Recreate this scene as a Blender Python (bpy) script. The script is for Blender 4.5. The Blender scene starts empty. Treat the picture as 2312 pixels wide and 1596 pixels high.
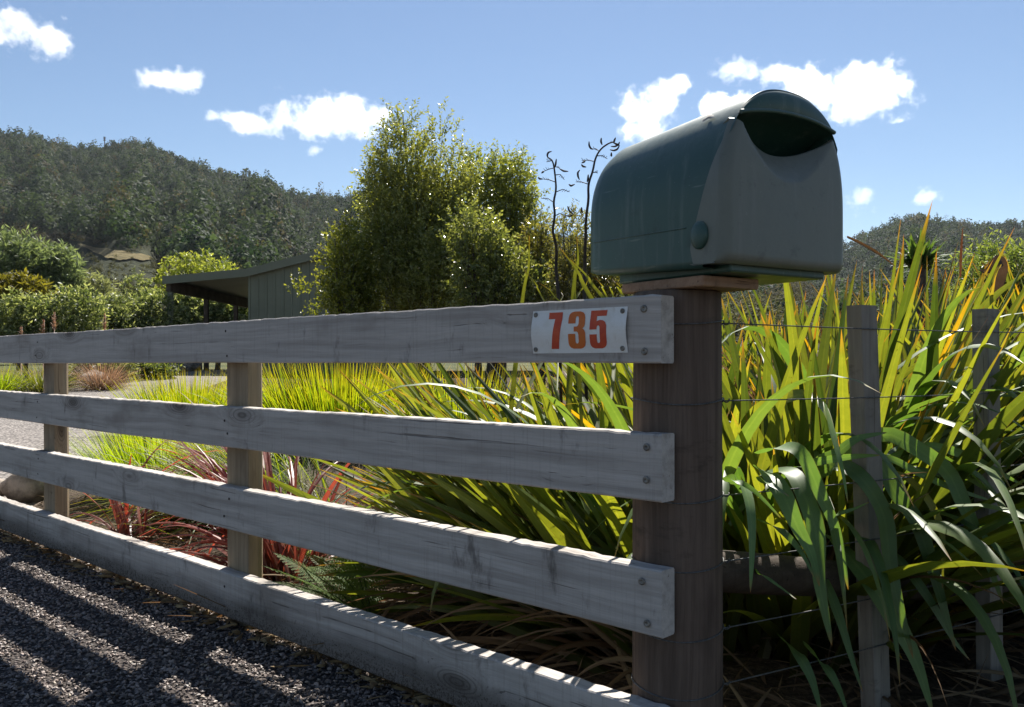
import bpy, bmesh, math, random
import numpy as np
from mathutils import Vector, Matrix

# ------------------------------------------------------------------ camera, sky, sun, exposure
C = bpy.context.scene.collection
scn = bpy.context.scene
EYE = 0.667            # the photographer held the camera low
F = 2000.0             # focal length in reference pixels (2312 px wide frame)
CX, HZ = 1156.0, 818.0 # optical axis, horizon row
R = math.radians
SUN_EL, SUN_AZ = 48.0, 10.8   # above horizon; right of the view axis (+Y)

cam = bpy.data.cameras.new('camera')
cam.sensor_width = 36.0
cam.lens = F / 2312.0 * 36.0
cam.shift_y = 20.0 / 2312.0
cam.clip_start = 0.05
cam.clip_end = 9000.0
camo = bpy.data.objects.new('camera', cam)
C.objects.link(camo)
camo.location = (0, 0, EYE)
camo.rotation_euler = (R(90), 0, 0)
scn.camera = camo

world = bpy.data.worlds.new("World")
scn.world = world
world.use_nodes = True
wn = world.node_tree.nodes
wl = world.node_tree.links
bg = wn['Background']
sky = wn.new('ShaderNodeTexSky')
sky.sky_type = 'NISHITA'
sky.sun_disc = False
sky.sun_elevation = R(SUN_EL)
sky.sun_rotation = R(SUN_AZ)
sky.altitude = 300
sky.air_density = 1.0
sky.dust_density = 0.1
sky.ozone_density = 2.5
wl.new(sky.outputs[0], bg.inputs['Color'])
bg.inputs['Strength'].default_value = 0.050

sl = bpy.data.lights.new('sun', 'SUN')
sl.energy = 5.0
sl.angle = R(0.5)
sl.color = (1.0, 0.95, 0.87)
slo = bpy.data.objects.new('sun', sl)
C.objects.link(slo)
sdir = Vector((math.sin(R(SUN_AZ)) * math.cos(R(SUN_EL)), math.cos(R(SUN_AZ)) * math.cos(R(SUN_EL)), math.sin(R(SUN_EL))))
slo.rotation_euler = (-sdir).to_track_quat('-Z', 'Y').to_euler()
slo.location = sdir * 30

scn.view_settings.view_transform = 'Standard'
scn.view_settings.look = 'None'
scn.view_settings.exposure = 1.15
scn.view_settings.gamma = 1.0
scn.cycles.use_denoising = True
scn.cycles.max_bounces = 10
scn.cycles.transmission_bounces = 6
scn.cycles.transparent_max_bounces = 8
scn.cycles.volume_bounces = 10
scn.cycles.sample_clamp_indirect = 6.0
scn.cycles.volume_max_steps = 256

rng = np.random.default_rng(7)
def U(a, b, n=None): return rng.uniform(a, b, n)
def W(px, py, Y):
    """the point at depth Y seen at reference pixel (px, py): used to read real positions off the photograph"""
    return np.array([(px - CX) / F * Y, Y, EYE + (HZ - py) / F * Y])

# ------------------------------------------------------------------ helpers
def srgb(r, g, b):
    f = lambda c: (c / 255 / 12.92) if c / 255 <= 0.04045 else ((c / 255 + 0.055) / 1.055) ** 2.4
    return (f(r), f(g), f(b))

class MB:
    """collects geometry for ONE mesh object"""
    def __init__(s): s.v = []; s.c = []; s.f = {3: [], 4: []}; s.n = 0; s.ng = []
    def add(s, verts, quads=None, tris=None, col=(1, 1, 1)):
        verts = np.asarray(verts, float).reshape(-1, 3)
        col = np.asarray(col, float)
        if col.ndim == 1: col = np.tile(col, (len(verts), 1))
        if col.shape[1] == 3: col = np.hstack([col, np.full((len(col), 1), 0.5)])
        s.v.append(verts); s.c.append(col)
        if quads is not None and len(quads): s.f[4].append(np.asarray(quads, int).reshape(-1, 4) + s.n)
        if tris is not None and len(tris): s.f[3].append(np.asarray(tris, int).reshape(-1, 3) + s.n)
        s.n += len(verts)
    def grid(s, P, col=(1, 1, 1), closed=False):
        """P: (rows, cols, 3); closed wraps the columns"""
        P = np.asarray(P, float); r, c = P.shape[:2]
        i, j = np.meshgrid(np.arange(r - 1), np.arange(c if closed else c - 1), indexing='ij')
        j2 = (j + 1) % c
        q = np.stack([i * c + j, i * c + j2, (i + 1) * c + j2, (i + 1) * c + j], -1).reshape(-1, 4)
        s.add(P.reshape(-1, 3), quads=q, col=np.asarray(col).reshape(-1, np.shape(col)[-1]) if np.ndim(col) > 1 else col)
    def tube(s, pts, rad, n=8, col=(1, 1, 1), cap=True):
        pts = np.asarray(pts, float); m = len(pts)
        rad = np.broadcast_to(np.asarray(rad, float), (m,))
        T = np.gradient(pts, axis=0); T /= np.linalg.norm(T, axis=1)[:, None] + 1e-12
        ref = np.array([0, 0, 1.0]) if abs(T[:, 2]).mean() < 0.8 else np.array([1.0, 0, 0])
        A = np.cross(T, ref); A /= np.linalg.norm(A, axis=1)[:, None] + 1e-12
        B = np.cross(T, A)
        th = np.linspace(0, 2 * np.pi, n, endpoint=False)
        P = pts[:, None] + rad[:, None, None] * (np.cos(th)[None, :, None] * A[:, None] + np.sin(th)[None, :, None] * B[:, None])
        s.grid(P, col, closed=True)
        if cap:
            for k, rev in ((0, False), (m - 1, True)):
                o = s.n
                s.add(np.vstack([P[k], pts[k]]), tris=[(i, (i + 1) % n, n) if rev else ((i + 1) % n, i, n) for i in range(n)], col=col if np.ndim(col) == 1 else np.asarray(col)[0])
    def box(s, lo, hi, col=(1, 1, 1)):
        x0, y0, z0 = lo; x1, y1, z1 = hi
        v = [(x0,y0,z0),(x1,y0,z0),(x1,y1,z0),(x0,y1,z0),(x0,y0,z1),(x1,y0,z1),(x1,y1,z1),(x0,y1,z1)]
        s.add(v, quads=[(0,3,2,1),(4,5,6,7),(0,1,5,4),(1,2,6,5),(2,3,7,6),(3,0,4,7)], col=col)
    def build(s, name, mat, parent=None, smooth=False, loc=None):
        me = bpy.data.meshes.new(name)
        V = np.vstack(s.v); Cc = np.vstack(s.c)
        q = np.vstack(s.f[4]) if s.f[4] else np.zeros((0, 4), int)
        t = np.vstack(s.f[3]) if s.f[3] else np.zeros((0, 3), int)
        me.vertices.add(len(V)); me.vertices.foreach_set('co', V.astype(np.float32).ravel())
        loops = np.concatenate([q.ravel(), t.ravel()]).astype(np.int32)
        me.loops.add(len(loops)); me.loops.foreach_set('vertex_index', loops)
        npoly = len(q) + len(t)
        me.polygons.add(npoly)
        st = np.concatenate([np.arange(len(q)) * 4, len(q) * 4 + np.arange(len(t)) * 3]).astype(np.int32)
        me.polygons.foreach_set('loop_start', st)
        me.polygons.foreach_set('use_smooth', np.full(npoly, smooth))
        a = me.color_attributes.new('col', 'FLOAT_COLOR', 'POINT')
        a.data.foreach_set('color', Cc.astype(np.float32).ravel())
        me.update(calc_edges=True); me.validate()
        o = bpy.data.objects.new(name, me)
        if mat: me.materials.append(mat)
        C.objects.link(o)
        if parent: o.parent = parent
        if loc is not None: o.location = loc
        return o

def tag(o, label=None, cat=None, group=None, kind=None):
    if label: o['label'] = label
    if cat: o['category'] = cat
    if group: o['group'] = group
    if kind: o['kind'] = kind
    return o
def thing(name, label, cat, loc=(0, 0, 0), rz=0, group=None):
    o = bpy.data.objects.new(name, None); C.objects.link(o)
    o.empty_display_size = 0.1
    o.location = loc; o.rotation_euler = (0, 0, rz)
    return tag(o, label, cat, group)
def bevel(o, w=0.003, seg=2):
    m = o.modifiers.new('bevel', 'BEVEL'); m.width = w; m.segments = seg; m.limit_method = 'ANGLE'; m.angle_limit = R(40)
    return o

# ------------------------------------------------------------------ materials
class NT:
    def __init__(s, name):
        s.m = bpy.data.materials.new(name); s.m.use_nodes = True
        s.t = s.m.node_tree; s.n = s.t.nodes; s.l = s.t.links
        s.p = s.n['Principled BSDF']; s.out = s.n['Material Output']
    def node(s, t, **k):
        x = s.n.new(t)
        for a, b in k.items(): setattr(x, a, b)
        return x
    def put(s, sock, v):
        if hasattr(v, 'links') or isinstance(v, bpy.types.NodeSocket): s.l.new(v, sock)
        elif isinstance(v, (tuple, list)) and len(v) == 3 and sock.type == 'RGBA': sock.default_value = (*v, 1)
        else: sock.default_value = v
    def coord(s, kind='Object'): return s.node('ShaderNodeTexCoord').outputs[kind]
    def mapv(s, v, scale=(1, 1, 1), loc=(0, 0, 0), rot=(0, 0, 0)):
        x = s.node('ShaderNodeMapping'); s.put(x.inputs['Vector'], v)
        x.inputs['Scale'].default_value = scale; x.inputs['Location'].default_value = loc; x.inputs['Rotation'].default_value = rot
        return x.outputs[0]
    def noise(s, v, scale=5, detail=4, rough=0.5, dist=0.0, out='Fac'):
        x = s.node('ShaderNodeTexNoise'); s.put(x.inputs['Vector'], v)
        x.inputs['Scale'].default_value = scale; x.inputs['Detail'].default_value = detail
        x.inputs['Roughness'].default_value = rough; x.inputs['Distortion'].default_value = dist
        return x.outputs[out]
    def voro(s, v, scale=5, feature='F1', out='Distance', rnd=1.0):
        x = s.node('ShaderNodeTexVoronoi', feature=feature); s.put(x.inputs['Vector'], v)
        x.inputs['Scale'].default_value = scale; x.inputs['Randomness'].default_value = rnd
        return x.outputs[out]
    def math(s, op, a, b=0.5, clamp=False):
        x = s.node('ShaderNodeMath', operation=op, use_clamp=clamp); s.put(x.inputs[0], a); s.put(x.inputs[1], b)
        return x.outputs[0]
    def mr(s, v, a, b, c=0.0, d=1.0, smooth=True):
        x = s.node('ShaderNodeMapRange'); x.interpolation_type = 'SMOOTHSTEP' if smooth else 'LINEAR'
        s.put(x.inputs[0], v); x.inputs[1].default_value = a; x.inputs[2].default_value = b
        x.inputs[3].default_value = c; x.inputs[4].default_value = d
        return x.outputs[0]
    def mix(s, f, a, b, blend='MIX'):
        x = s.node('ShaderNodeMix', data_type='RGBA', blend_type=blend)
        s.put(x.inputs[0], f); s.put(x.inputs[6], a); s.put(x.inputs[7], b)
        return x.outputs[2]
    def vadd(s, a, b):
        x = s.node('ShaderNodeVectorMath', operation='ADD'); s.put(x.inputs[0], a); s.put(x.inputs[1], b); return x.outputs[0]
    def vscale(s, a, k):
        x = s.node('ShaderNodeVectorMath', operation='SCALE'); s.put(x.inputs[0], a); s.put(x.inputs[3], k); return x.outputs[0]
    def sep(s, v):
        x = s.node('ShaderNodeSeparateXYZ'); s.put(x.inputs[0], v); return x.outputs
    def across(s):
        x = s.node('ShaderNodeAttribute'); x.attribute_name = 'col'; return x.outputs['Alpha']
    def attr(s):
        x = s.node('ShaderNodeAttribute'); x.attribute_name = 'col'; return x.outputs['Color']
    def bump(s, h, strength=0.4, dist=0.01):
        x = s.node('ShaderNodeBump'); x.inputs['Strength'].default_value = strength; x.inputs['Distance'].default_value = dist
        s.put(x.inputs['Height'], h); s.l.new(x.outputs[0], s.p.inputs['Normal']); return x.outputs[0]
    def base(s, col, rough=0.6, spec=0.5):
        s.put(s.p.inputs['Base Color'], col); s.put(s.p.inputs['Roughness'], rough); s.put(s.p.inputs['Specular IOR Level'], spec)

def wood_mat(name, cols, axis='x', knots=True, mud_shade=False, warm=0.0, seed=0.0, rough=0.8, bump=0.35):
    t = NT(name)
    co = t.vadd(t.coord(), (seed, seed * 1.7, seed * 0.6))
    A = {'x': (1, 0, 0), 'z': (0, 0, 1)}[axis]
    st = lambda along, across: tuple(along if a else across for a in A)
    warp = t.noise(t.mapv(co, st(2.2, 9)), 1.0, 3, 0.5, out='Color')
    w2 = t.vadd(co, t.vscale(t.vadd(warp, (-.5, -.5, -.5)), 0.03))
    if knots:
        kv = t.mapv(co, st(3.0, 8.5))
        kd = t.voro(kv, 1.0)
        kc = t.voro(kv, 1.0, out='Color')
        sel = t.mr(t.sep(kc)[0], 0.50, 0.54)
        near = t.math('MULTIPLY', t.mr(kd, 0.42, 0.05), sel)
        off = t.node('ShaderNodeCombineXYZ'); 
        for i in range(3):
            if not A[i]: t.put(off.inputs[i], t.math('MULTIPLY', near, 0.045))
        w2 = t.vadd(w2, off.outputs[0])
        core = t.math('MULTIPLY', t.mr(kd, 0.17, 0.05), sel)
        ring = t.math('MULTIPLY', t.math('MULTIPLY', t.math('SINE', t.math('MULTIPLY', kd, 130.0)), 0.5), t.math('MULTIPLY', t.mr(kd, 0.26, 0.12), sel))
    g1 = t.noise(t.mapv(w2, st(1.6, 55)), 1.0, 5, 0.6)
    g2 = t.noise(t.mapv(w2, st(7, 260)), 1.0, 4, 0.7)
    g3 = t.noise(t.mapv(w2, st(0.9, 140)), 1.0, 3, 0.6)
    crack = t.mr(g3, 0.36, 0.29)
    big = t.noise(t.mapv(co, st(3.0, 7)), 1.0, 4, 0.6)
    col = t.mix(t.mr(g1, 0.22, 0.66), cols[0], cols[1])
    col = t.mix(t.mr(g2, 0.35, 0.8, 0, 0.5), col, cols[2])
    col = t.mix(t.mr(big, 0.52, 0.72, 0, 0.6), col, cols[3])
    sep = t.noise(t.mapv(co, st(40, 40)), 1.0, 5, 0.75)
    col = t.mix(t.mr(sep, 0.66, 0.78, 0, 0.35), col, cols[4])
    col = t.mix(t.math('MULTIPLY', crack, 0.65), col, cols[4])
    if axis == 'x':
        saw = t.noise(t.mapv(co, st(170, 6)), 1, 3, 0.6); col = t.mix(t.mr(saw, 0.5, 0.75, 0, 0.3), col, cols[3])
    blot = t.noise(t.mapv(co, st(13, 5), rot=(0, 0.35 if axis == 'x' else 0, 0)), 1, 5, 0.7); col = t.mix(t.mr(blot, 0.57, 0.72, 0, 0.65), col, cols[4])
    pale = t.noise(t.mapv(co, st(4, 14)), 1, 4, 0.6); col = t.mix(t.mr(pale, 0.55, 0.75, 0, 0.4), col, tuple(min(1, x * 1.15) for x in cols[1]))
    if knots:
        col = t.mix(t.math('MULTIPLY', near, 0.35), col, cols[3])
        col = t.mix(t.math('MULTIPLY', core, 0.6), col, cols[4])
        col = t.mix(t.math('MAXIMUM', ring, 0.0), col, cols[4])
    if mud_shade:
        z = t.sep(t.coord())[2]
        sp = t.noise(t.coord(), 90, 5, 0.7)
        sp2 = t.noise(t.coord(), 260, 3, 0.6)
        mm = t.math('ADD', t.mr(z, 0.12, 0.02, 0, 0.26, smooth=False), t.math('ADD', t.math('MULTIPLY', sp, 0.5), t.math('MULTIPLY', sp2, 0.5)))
        dirt_shade = t.math('ADD', t.mr(z, 0.125, 0.035, 0, 0.65, smooth=False), t.math('MULTIPLY', t.noise(t.mapv(t.coord(), (3, 8, 8)), 1, 4, 0.6), 0.6))
        col = t.mix(t.mr(dirt_shade, 0.35, 0.85, 0, 0.7), col, (0.045, 0.036, 0.030))  # darker towards the rail foot: dirt and shade both put into the colour
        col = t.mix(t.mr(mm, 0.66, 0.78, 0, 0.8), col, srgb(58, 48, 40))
    t.base(col, rough, 0.25)
    h = t.math('ADD', t.math('MULTIPLY', g2, 0.5), t.math('MULTIPLY', t.math('SUBTRACT', g1, t.math('MULTIPLY', crack, 1.2)), 0.6))
    h = t.math('ADD', h, t.math('MULTIPLY', sep, 0.25))
    t.bump(h, bump, 0.006)
    return t.m

def leaf_mat(name, trans=0.45, rough=0.4, spec=0.5, spots=False, boost=(1.9, 1.7, 0.8), rib=False):
    t = NT(name)
    c = t.attr()
    nz = t.noise(t.coord(), 35 if not spots else 60, 3, 0.6)
    c = t.mix(t.mr(nz, 0.3, 0.75, 0, 0.35), c, t.mix(1.0, c, (0.55, 0.62, 0.5), 'MULTIPLY'))
    if rib:
        ac = t.across()
        c = t.mix(t.mr(ac, 0.80, 0.98, 0, 0.35), c, t.mix(1.0, c, (1.7, 1.5, 1.6), 'MULTIPLY'))
        c = t.mix(t.mr(ac, 0.09, 0.01, 0, 0.45), c, (0.13, 0.06, 0.02))
        c = t.mix(t.mr(t.math('SINE', t.math('MULTIPLY', ac, 40.0)), 0.2, 1.0, 0, 0.22), c, t.mix(1.0, c, (0.5, 0.55, 0.5), 'MULTIPLY'))
    if spots:
        sp = t.noise(t.coord(), 180, 2, 0.6)
        c = t.mix(t.mr(sp, 0.70, 0.74, 0, 0.8), c, (0.02, 0.012, 0.006))
    t.base(c, rough, spec)
    tr = t.node('ShaderNodeBsdfTranslucent')
    t.put(tr.inputs[0], t.mix(1.0, c, boost, 'MULTIPLY'))
    mx = t.node('ShaderNodeMixShader'); mx.inputs[0].default_value = trans
    t.l.new(t.p.outputs[0], mx.inputs[1]); t.l.new(tr.outputs[0], mx.inputs[2]); t.l.new(mx.outputs[0], t.out.inputs[0])
    return t.m

def plain(name, col, rough=0.6, spec=0.4, metal=0.0, nscale=20, var=0.25, bumpk=0.0):
    t = NT(name)
    n = t.noise(t.coord(), nscale, 5, 0.6)
    t.base(t.mix(t.mr(n, 0.3, 0.7, 0, 1), tuple(x * (1 - var) for x in col), tuple(min(1, x * (1 + var)) for x in col)), rough, spec)
    t.p.inputs['Metallic'].default_value = metal
    if bumpk: t.bump(n, bumpk, 0.01)
    return t.m

GREY = [(0.31, 0.28, 0.253), (0.52, 0.48, 0.44), (0.35, 0.31, 0.275), (0.21, 0.18, 0.15), (0.05, 0.038, 0.030)]
M = {}
M['rail'] = wood_mat('weathered_rail_wood', GREY, 'x')
M['rail_mud_shade'] = wood_mat('weathered_rail_wood_mud_shade', GREY, 'x', mud_shade=True, seed=3.1)
M['post'] = wood_mat('half_round_post_wood', [(0.22, 0.165, 0.105), (0.34, 0.265, 0.175), (0.18, 0.125, 0.08), (0.13, 0.09, 0.06), (0.03, 0.02, 0.014)], 'z', seed=1.3)
M['corner'] = wood_mat('corner_post_wood', [(0.08, 0.056, 0.042), (0.15, 0.108, 0.082), (0.06, 0.038, 0.028), (0.038, 0.025, 0.019), (0.010, 0.007, 0.005)], 'z', seed=5.3, bump=0.5)
M['batten'] = wood_mat('batten_wood', [(0.165, 0.145, 0.125), (0.26, 0.235, 0.205), (0.17, 0.14, 0.115), (0.11, 0.095, 0.08), (0.035, 0.027, 0.022)], 'z', knots=False, seed=2.2)
M['stay'] = wood_mat('stay_wood', [(0.045, 0.033, 0.024), (0.08, 0.06, 0.044), (0.04, 0.028, 0.02), (0.03, 0.022, 0.016), (0.01, 0.007, 0.005)], 'x', seed=6.6)
M['block'] = wood_mat('block_wood', [(0.26, 0.15, 0.09), (0.36, 0.23, 0.15), (0.2, 0.12, 0.08), (0.16, 0.11, 0.08), (0.05, 0.03, 0.02)], 'x', knots=False, seed=9.0)
M['flax'] = leaf_mat('flax_leaf', 0.40, 0.40, 0.4, spots=True, boost=(2.45, 2.0, 0.62), rib=True)
M['flax_blue'] = leaf_mat('drooping_flax_leaf', 0.36, 0.46, 0.4, boost=(2.0, 2.1, 0.6), rib=True)
M['flaxred'] = leaf_mat('red_flax_leaf', 0.40, 0.42, 0.45, boost=(2.2, 1.15, 0.9), rib=True)
M['grass'] = leaf_mat('tussock_blade', 0.5, 0.45, 0.4, boost=(2.6, 2.4, 0.6))
M['leaf'] = leaf_mat('glossy_small_leaf', 0.4, 0.27, 0.6, boost=(2.3, 2.1, 0.7))
M['shrubleaf'] = leaf_mat('shrub_leaf', 0.42, 0.45, 0.4, boost=(2.0, 1.9, 0.9))
M['forest'] = leaf_mat('forest_leaf', 0.3, 0.75, 0.12, boost=(1.4, 1.4, 0.9))
M['fern'] = leaf_mat('fern_leaf', 0.42, 0.6, 0.2, boost=(1.8, 1.8, 0.8))
M['dead'] = leaf_mat('dead_leaf', 0.25, 0.7, 0.2, boost=(1.6, 1.2, 0.9))
M['bark'] = plain('bark', (0.075, 0.06, 0.048), 0.9, 0.2, nscale=30, var=0.5, bumpk=0.4)
M['stalk'] = plain('dry_stalk', (0.035, 0.026, 0.022), 0.75, 0.3, nscale=60, var=0.4)
M['wire'] = plain('galvanised_wire', (0.10, 0.10, 0.10), 0.6, 0.3, metal=0.3, nscale=200, var=0.4)
M['screw'] = plain('dull_screw', (0.20, 0.185, 0.16), 0.55, 0.5, metal=0.4, nscale=150, var=0.4)
M['nail'] = plain('rusty_nail', (0.035, 0.026, 0.022), 0.7, 0.4, nscale=150, var=0.5)
M['shed'] = plain('green_steel', (0.150, 0.160, 0.108), 0.5, 0.4, nscale=1.5, var=0.10)
M['shed_dark'] = plain('bare_timber_frame', (0.085, 0.068, 0.055), 0.8, 0.2, nscale=3, var=0.3)
M['stone'] = plain('field_stone', (0.24, 0.205, 0.17), 0.85, 0.25, nscale=18, var=0.45, bumpk=0.6)

# ------------------------------------------------------------------ terrain
def smooth(t):
    t = np.clip(t, 0, 1); return t * t * (3 - 2 * t)
def g(X, Y):
    X = np.asarray(X, float); Y = np.asarray(Y, float)
    return 0.425 * smooth((Y - 4) / 18.0) + 1.2 * smooth((Y - 26) / 90.0)
def gp(px, Y):
    X = (px - CX) / F * Y
    return np.array([X, Y, float(g(X, Y))])
def sinhspace(a, b, n, k):
    t = np.linspace(-1, 1, n); s = np.sinh(k * t) / np.sinh(k)
    return np.where(s < 0, s * a, s * b)
def ground_mat():
    t = NT('soil_and_litter')
    co = t.coord()
    a = t.noise(co, 2.2, 6, 0.65); b = t.noise(co, 38, 6, 0.75); v = t.voro(co, 60)
    col = t.mix(t.mr(b, 0.35, 0.65), (0.035, 0.025, 0.018), (0.13, 0.095, 0.065))
    col = t.mix(t.mr(a, 0.5, 0.7, 0, 0.5), col, (0.06, 0.065, 0.03))
    col = t.mix(t.mr(t.noise(co, 120, 3, 0.7), 0.64, 0.7), col, (0.26, 0.2, 0.14))
    far = t.mr(t.math('ADD', t.sep(co)[1], t.math('MULTIPLY', a, 10.0)), 27, 36)
    col = t.mix(far, col, t.mix(t.mr(t.noise(co, 0.35, 5, 0.7), 0.35, 0.65), (0.05, 0.065, 0.022), (0.12, 0.115, 0.045)))
    t.base(col, 0.95, 0.15); t.bump(t.math('ADD', b, t.math('MULTIPLY', v, 0.5)), 0.8, 0.03)
    return t.m
M['soil'] = ground_mat()
def gravel_mat(name, sc, lo, hi):
    t = NT(name)
    co = t.coord()
    v = t.voro(co, sc); vc = t.voro(co, sc, out='Color'); n = t.noise(co, 3, 5, 0.6)
    k = t.sep(vc)[0]
    col = t.mix(k, lo, hi)
    col = t.mix(t.mr(n, 0.4, 0.7, 0, 0.3), col, tuple(x * 0.7 for x in lo))
    col = t.mix(t.mr(v, 0.45, 0.75, 0, 0.75), col, tuple(x * 0.3 for x in lo))
    t.base(col, 0.85, 0.25); t.bump(t.math('SUBTRACT', 1.0, v), 0.9, 0.012)
    return t.m
M['road'] = gravel_mat('chip_road', 110, (0.032, 0.025, 0.022), (0.11, 0.09, 0.08))
M['drive'] = gravel_mat('drive_gravel', 48, (0.13, 0.115, 0.105), (0.38, 0.34, 0.31))

xs = sinhspace(1700, 1700, 161, 7.0); ys = np.concatenate([sinhspace(300, 300, 41, 5)[:20], sinhspace(1500, 1500, 321, 7.0)[160:]])
XX, YY = np.meshgrid(xs, ys)
mb = MB(); mb.grid(np.stack([XX, YY, g(XX, YY)], -1))
tag(mb.build('ground', M['soil'], smooth=True), kind='structure')

# fence frame: a runs along the fence away from the corner, dep goes behind the boards
TH = math.atan2(2117.0, F)
d = np.array([-math.sin(TH), math.cos(TH), 0]); nrm = np.array([math.cos(TH), math.sin(TH), 0])
P0 = np.array([0.2247, 1.3333, 0.0]); D0 = float(P0 @ nrm)
def FP(a, dep, z): return P0 + a * d + dep * nrm + np.array([0, 0, z])
def a_of_px(px):
    r = np.array([(px - CX) / F, 1, 0]); Z = D0 / (r @ nrm); return float((r * Z - P0) @ d)

# road on the photographer's side of the board fence (ends 3 cm in front of it)
A_, B_ = np.meshgrid(np.linspace(-3.0, 9.0, 121), np.concatenate([np.linspace(0.0, 3.0, 60), [6.0]]), indexing='ij')
P = P0 + A_[..., None] * d - (B_[..., None] - 0.02) * nrm
P[..., 2] = 0.004 + 0.012 * np.clip((B_ - 0.02) / 0.6, 0, 1) * 0
mb = MB(); mb.grid(P)
tag(mb.build('road', M['road'], smooth=True), kind='structure')

# loose chip on the road: uncountable, one object
def stones(mb, pos, size, cols, flat=0.7):
    n = len(pos)
    base = np.array([(1,0,0),(-1,0,0),(0,1,0),(0,-1,0),(0,0,1),(0,0,-1)], float)
    V = base[None] * U(0.6, 1.25, (n, 6, 1)) + rng.normal(0, 0.2, (n, 6, 3))
    q = rng.normal(size=(n, 4)); q /= np.linalg.norm(q, axis=1)[:, None]
    w, x, y, z = q.T
    Rm = np.stack([1-2*(y*y+z*z), 2*(x*y-z*w), 2*(x*z+y*w), 2*(x*y+z*w), 1-2*(x*x+z*z), 2*(y*z-x*w), 2*(x*z-y*w), 2*(y*z+x*w), 1-2*(x*x+y*y)], -1).reshape(n, 3, 3)
    V = V * np.array([1.25, 0.9, 0.75]); V = np.einsum('nij,nkj->nki', Rm, V)
    V[..., 2] *= flat
    V = V * size[:, None, None] + pos[:, None]
    tri = np.array([(0,2,4),(2,1,4),(1,3,4),(3,0,4),(2,0,5),(1,2,5),(3,1,5),(0,3,5)])
    T = (tri[None] + (np.arange(n) * 6)[:, None, None]).reshape(-1, 3)
    mb.add(V.reshape(-1, 3), tris=T, col=np.repeat(cols, 6, axis=0))
def chip_mat(name, rough=0.60):
    t = NT(name); c = t.attr(); n = t.noise(t.coord(), 250, 3, 0.6)
    t.base(t.mix(t.mr(n, 0.3, 0.7), t.mix(1.0, c, (0.7, 0.7, 0.7), 'MULTIPLY'), c), rough, 0.6); return t.m
M['chip'] = chip_mat('stone_chip')
n = 60000
aa = U(-0.6, 3.6, n); bb = U(-0.03, 1.25, n)
pos = P0 + aa[:, None] * d - bb[:, None] * nrm
px = CX + F * pos[:, 0] / pos[:, 1]; py = HZ + F * EYE / pos[:, 1]
keep = (px > -60) & (py < 1660) & (pos[:, 1] > 0.5) & (px < 1500)
pos = pos[keep][:26000]; n = len(pos)
sz = U(0.0028, 0.0062, n)
pos[:, 2] = 0.004 + sz * U(0.1, 0.9, n)
k = rng.beta(1.6, 2.6, n)[:, None]
cols = (1 - k) * np.array([0.036, 0.027, 0.024]) + k * np.array([0.46, 0.355, 0.295])
wm = U(0, 1, n) < 0.02; cols[wm] = np.array([0.30, 0.24, 0.17])
mb = MB(); stones(mb, pos, sz, cols)
tag(mb.build('gravel', M['chip']), kind='stuff', label='loose grey stone chip lying on the road before the fence', cat='gravel')

# driveway behind the fence, up to the carport
rows = [(3.9, -12, -1.95), (5.4, -12, -2.35), (7, -12, -2.9), (9, -12, -3.4), (11, -11, -4.0), (12.5, -8.6, -4.4), (13.3, -6.9, -4.7), (16, -7.2, -5.2), (19, -7.7, -5.7), (21, -8.0, -5.9), (27, -8.3, -5.9)]
Yr = np.linspace(3.9, 27, 90); L_ = np.interp(Yr, [r[0] for r in rows], [r[1] for r in rows]); R_ = np.interp(Yr, [r[0] for r in rows], [r[2] for r in rows])
s_ = np.linspace(0, 1, 25)
Xd = L_[:, None] * (1 - s_) + R_[:, None] * s_
Yd = np.repeat(Yr[:, None], 25, 1)
edge = np.minimum(s_, 1 - s_); dz = np.where(edge < 0.02, -0.03, 0.03)
mb = MB(); mb.grid(np.stack([Xd, Yd, g(Xd, Yd) + dz[None]], -1))
tag(mb.build('driveway', M['drive'], smooth=True), kind='structure')

# ------------------------------------------------------------------ board fence
fence = thing('board_fence', 'weathered grey four rail timber board fence along the gravel road', 'fence', tuple(P0), math.atan2(d[1], d[0]))
def rail(z0, z1, a0, a1, mat, seed):
    r = np.random.default_rng(seed)
    na = 260; A = np.linspace(a0, a1, na)
    wob = lambda amp: amp * (np.sin(A * 1.7 + r.uniform(0, 6)) + 0.5 * np.sin(A * 4.1 + r.uniform(0, 6)) + 0.25 * np.sin(A * 11 + r.uniform(0, 6)))
    wt, wb, wf = wob(0.0012), wob(0.0012), wob(0.0012)
    rag = r.normal(0, 0.0007, na)
    sec = []
    T = 0.035; b = 0.0025
    for k in range(na):
        t, bt = z1 + wt[k] + rag[k], z0 + wb[k]
        f = wf[k]
        # local y is towards the camera
        sec.append([(A[k], f, bt + b), (A[k], f - b, bt), (A[k], f - T + b, bt), (A[k], f - T, bt + b), (A[k], f - T, t - b), (A[k], f - T + b, t), (A[k], f - b, t), (A[k], f, t - b)])
    m = MB(); m.grid(np.array(sec), closed=True)
    for s in (sec[0], sec[-1]):
        m.add(np.vstack([s, np.mean(s, 0)]), tris=[(i, (i + 1) % 8, 8) for i in range(8)])
    return m.build('rail', mat, fence)
RZ = [(EYE - 0.002, EYE + 0.102), (EYE - 0.2135, EYE - 0.110), (EYE - 0.418, EYE - 0.313), (EYE - 0.640, EYE - 0.529)]
rails = [rail(z0, z1, 0.0, 4.4, M['rail'] if i < 3 else M['rail_mud_shade'], 11 + i) for i, (z0, z1) in enumerate(RZ)]
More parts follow.
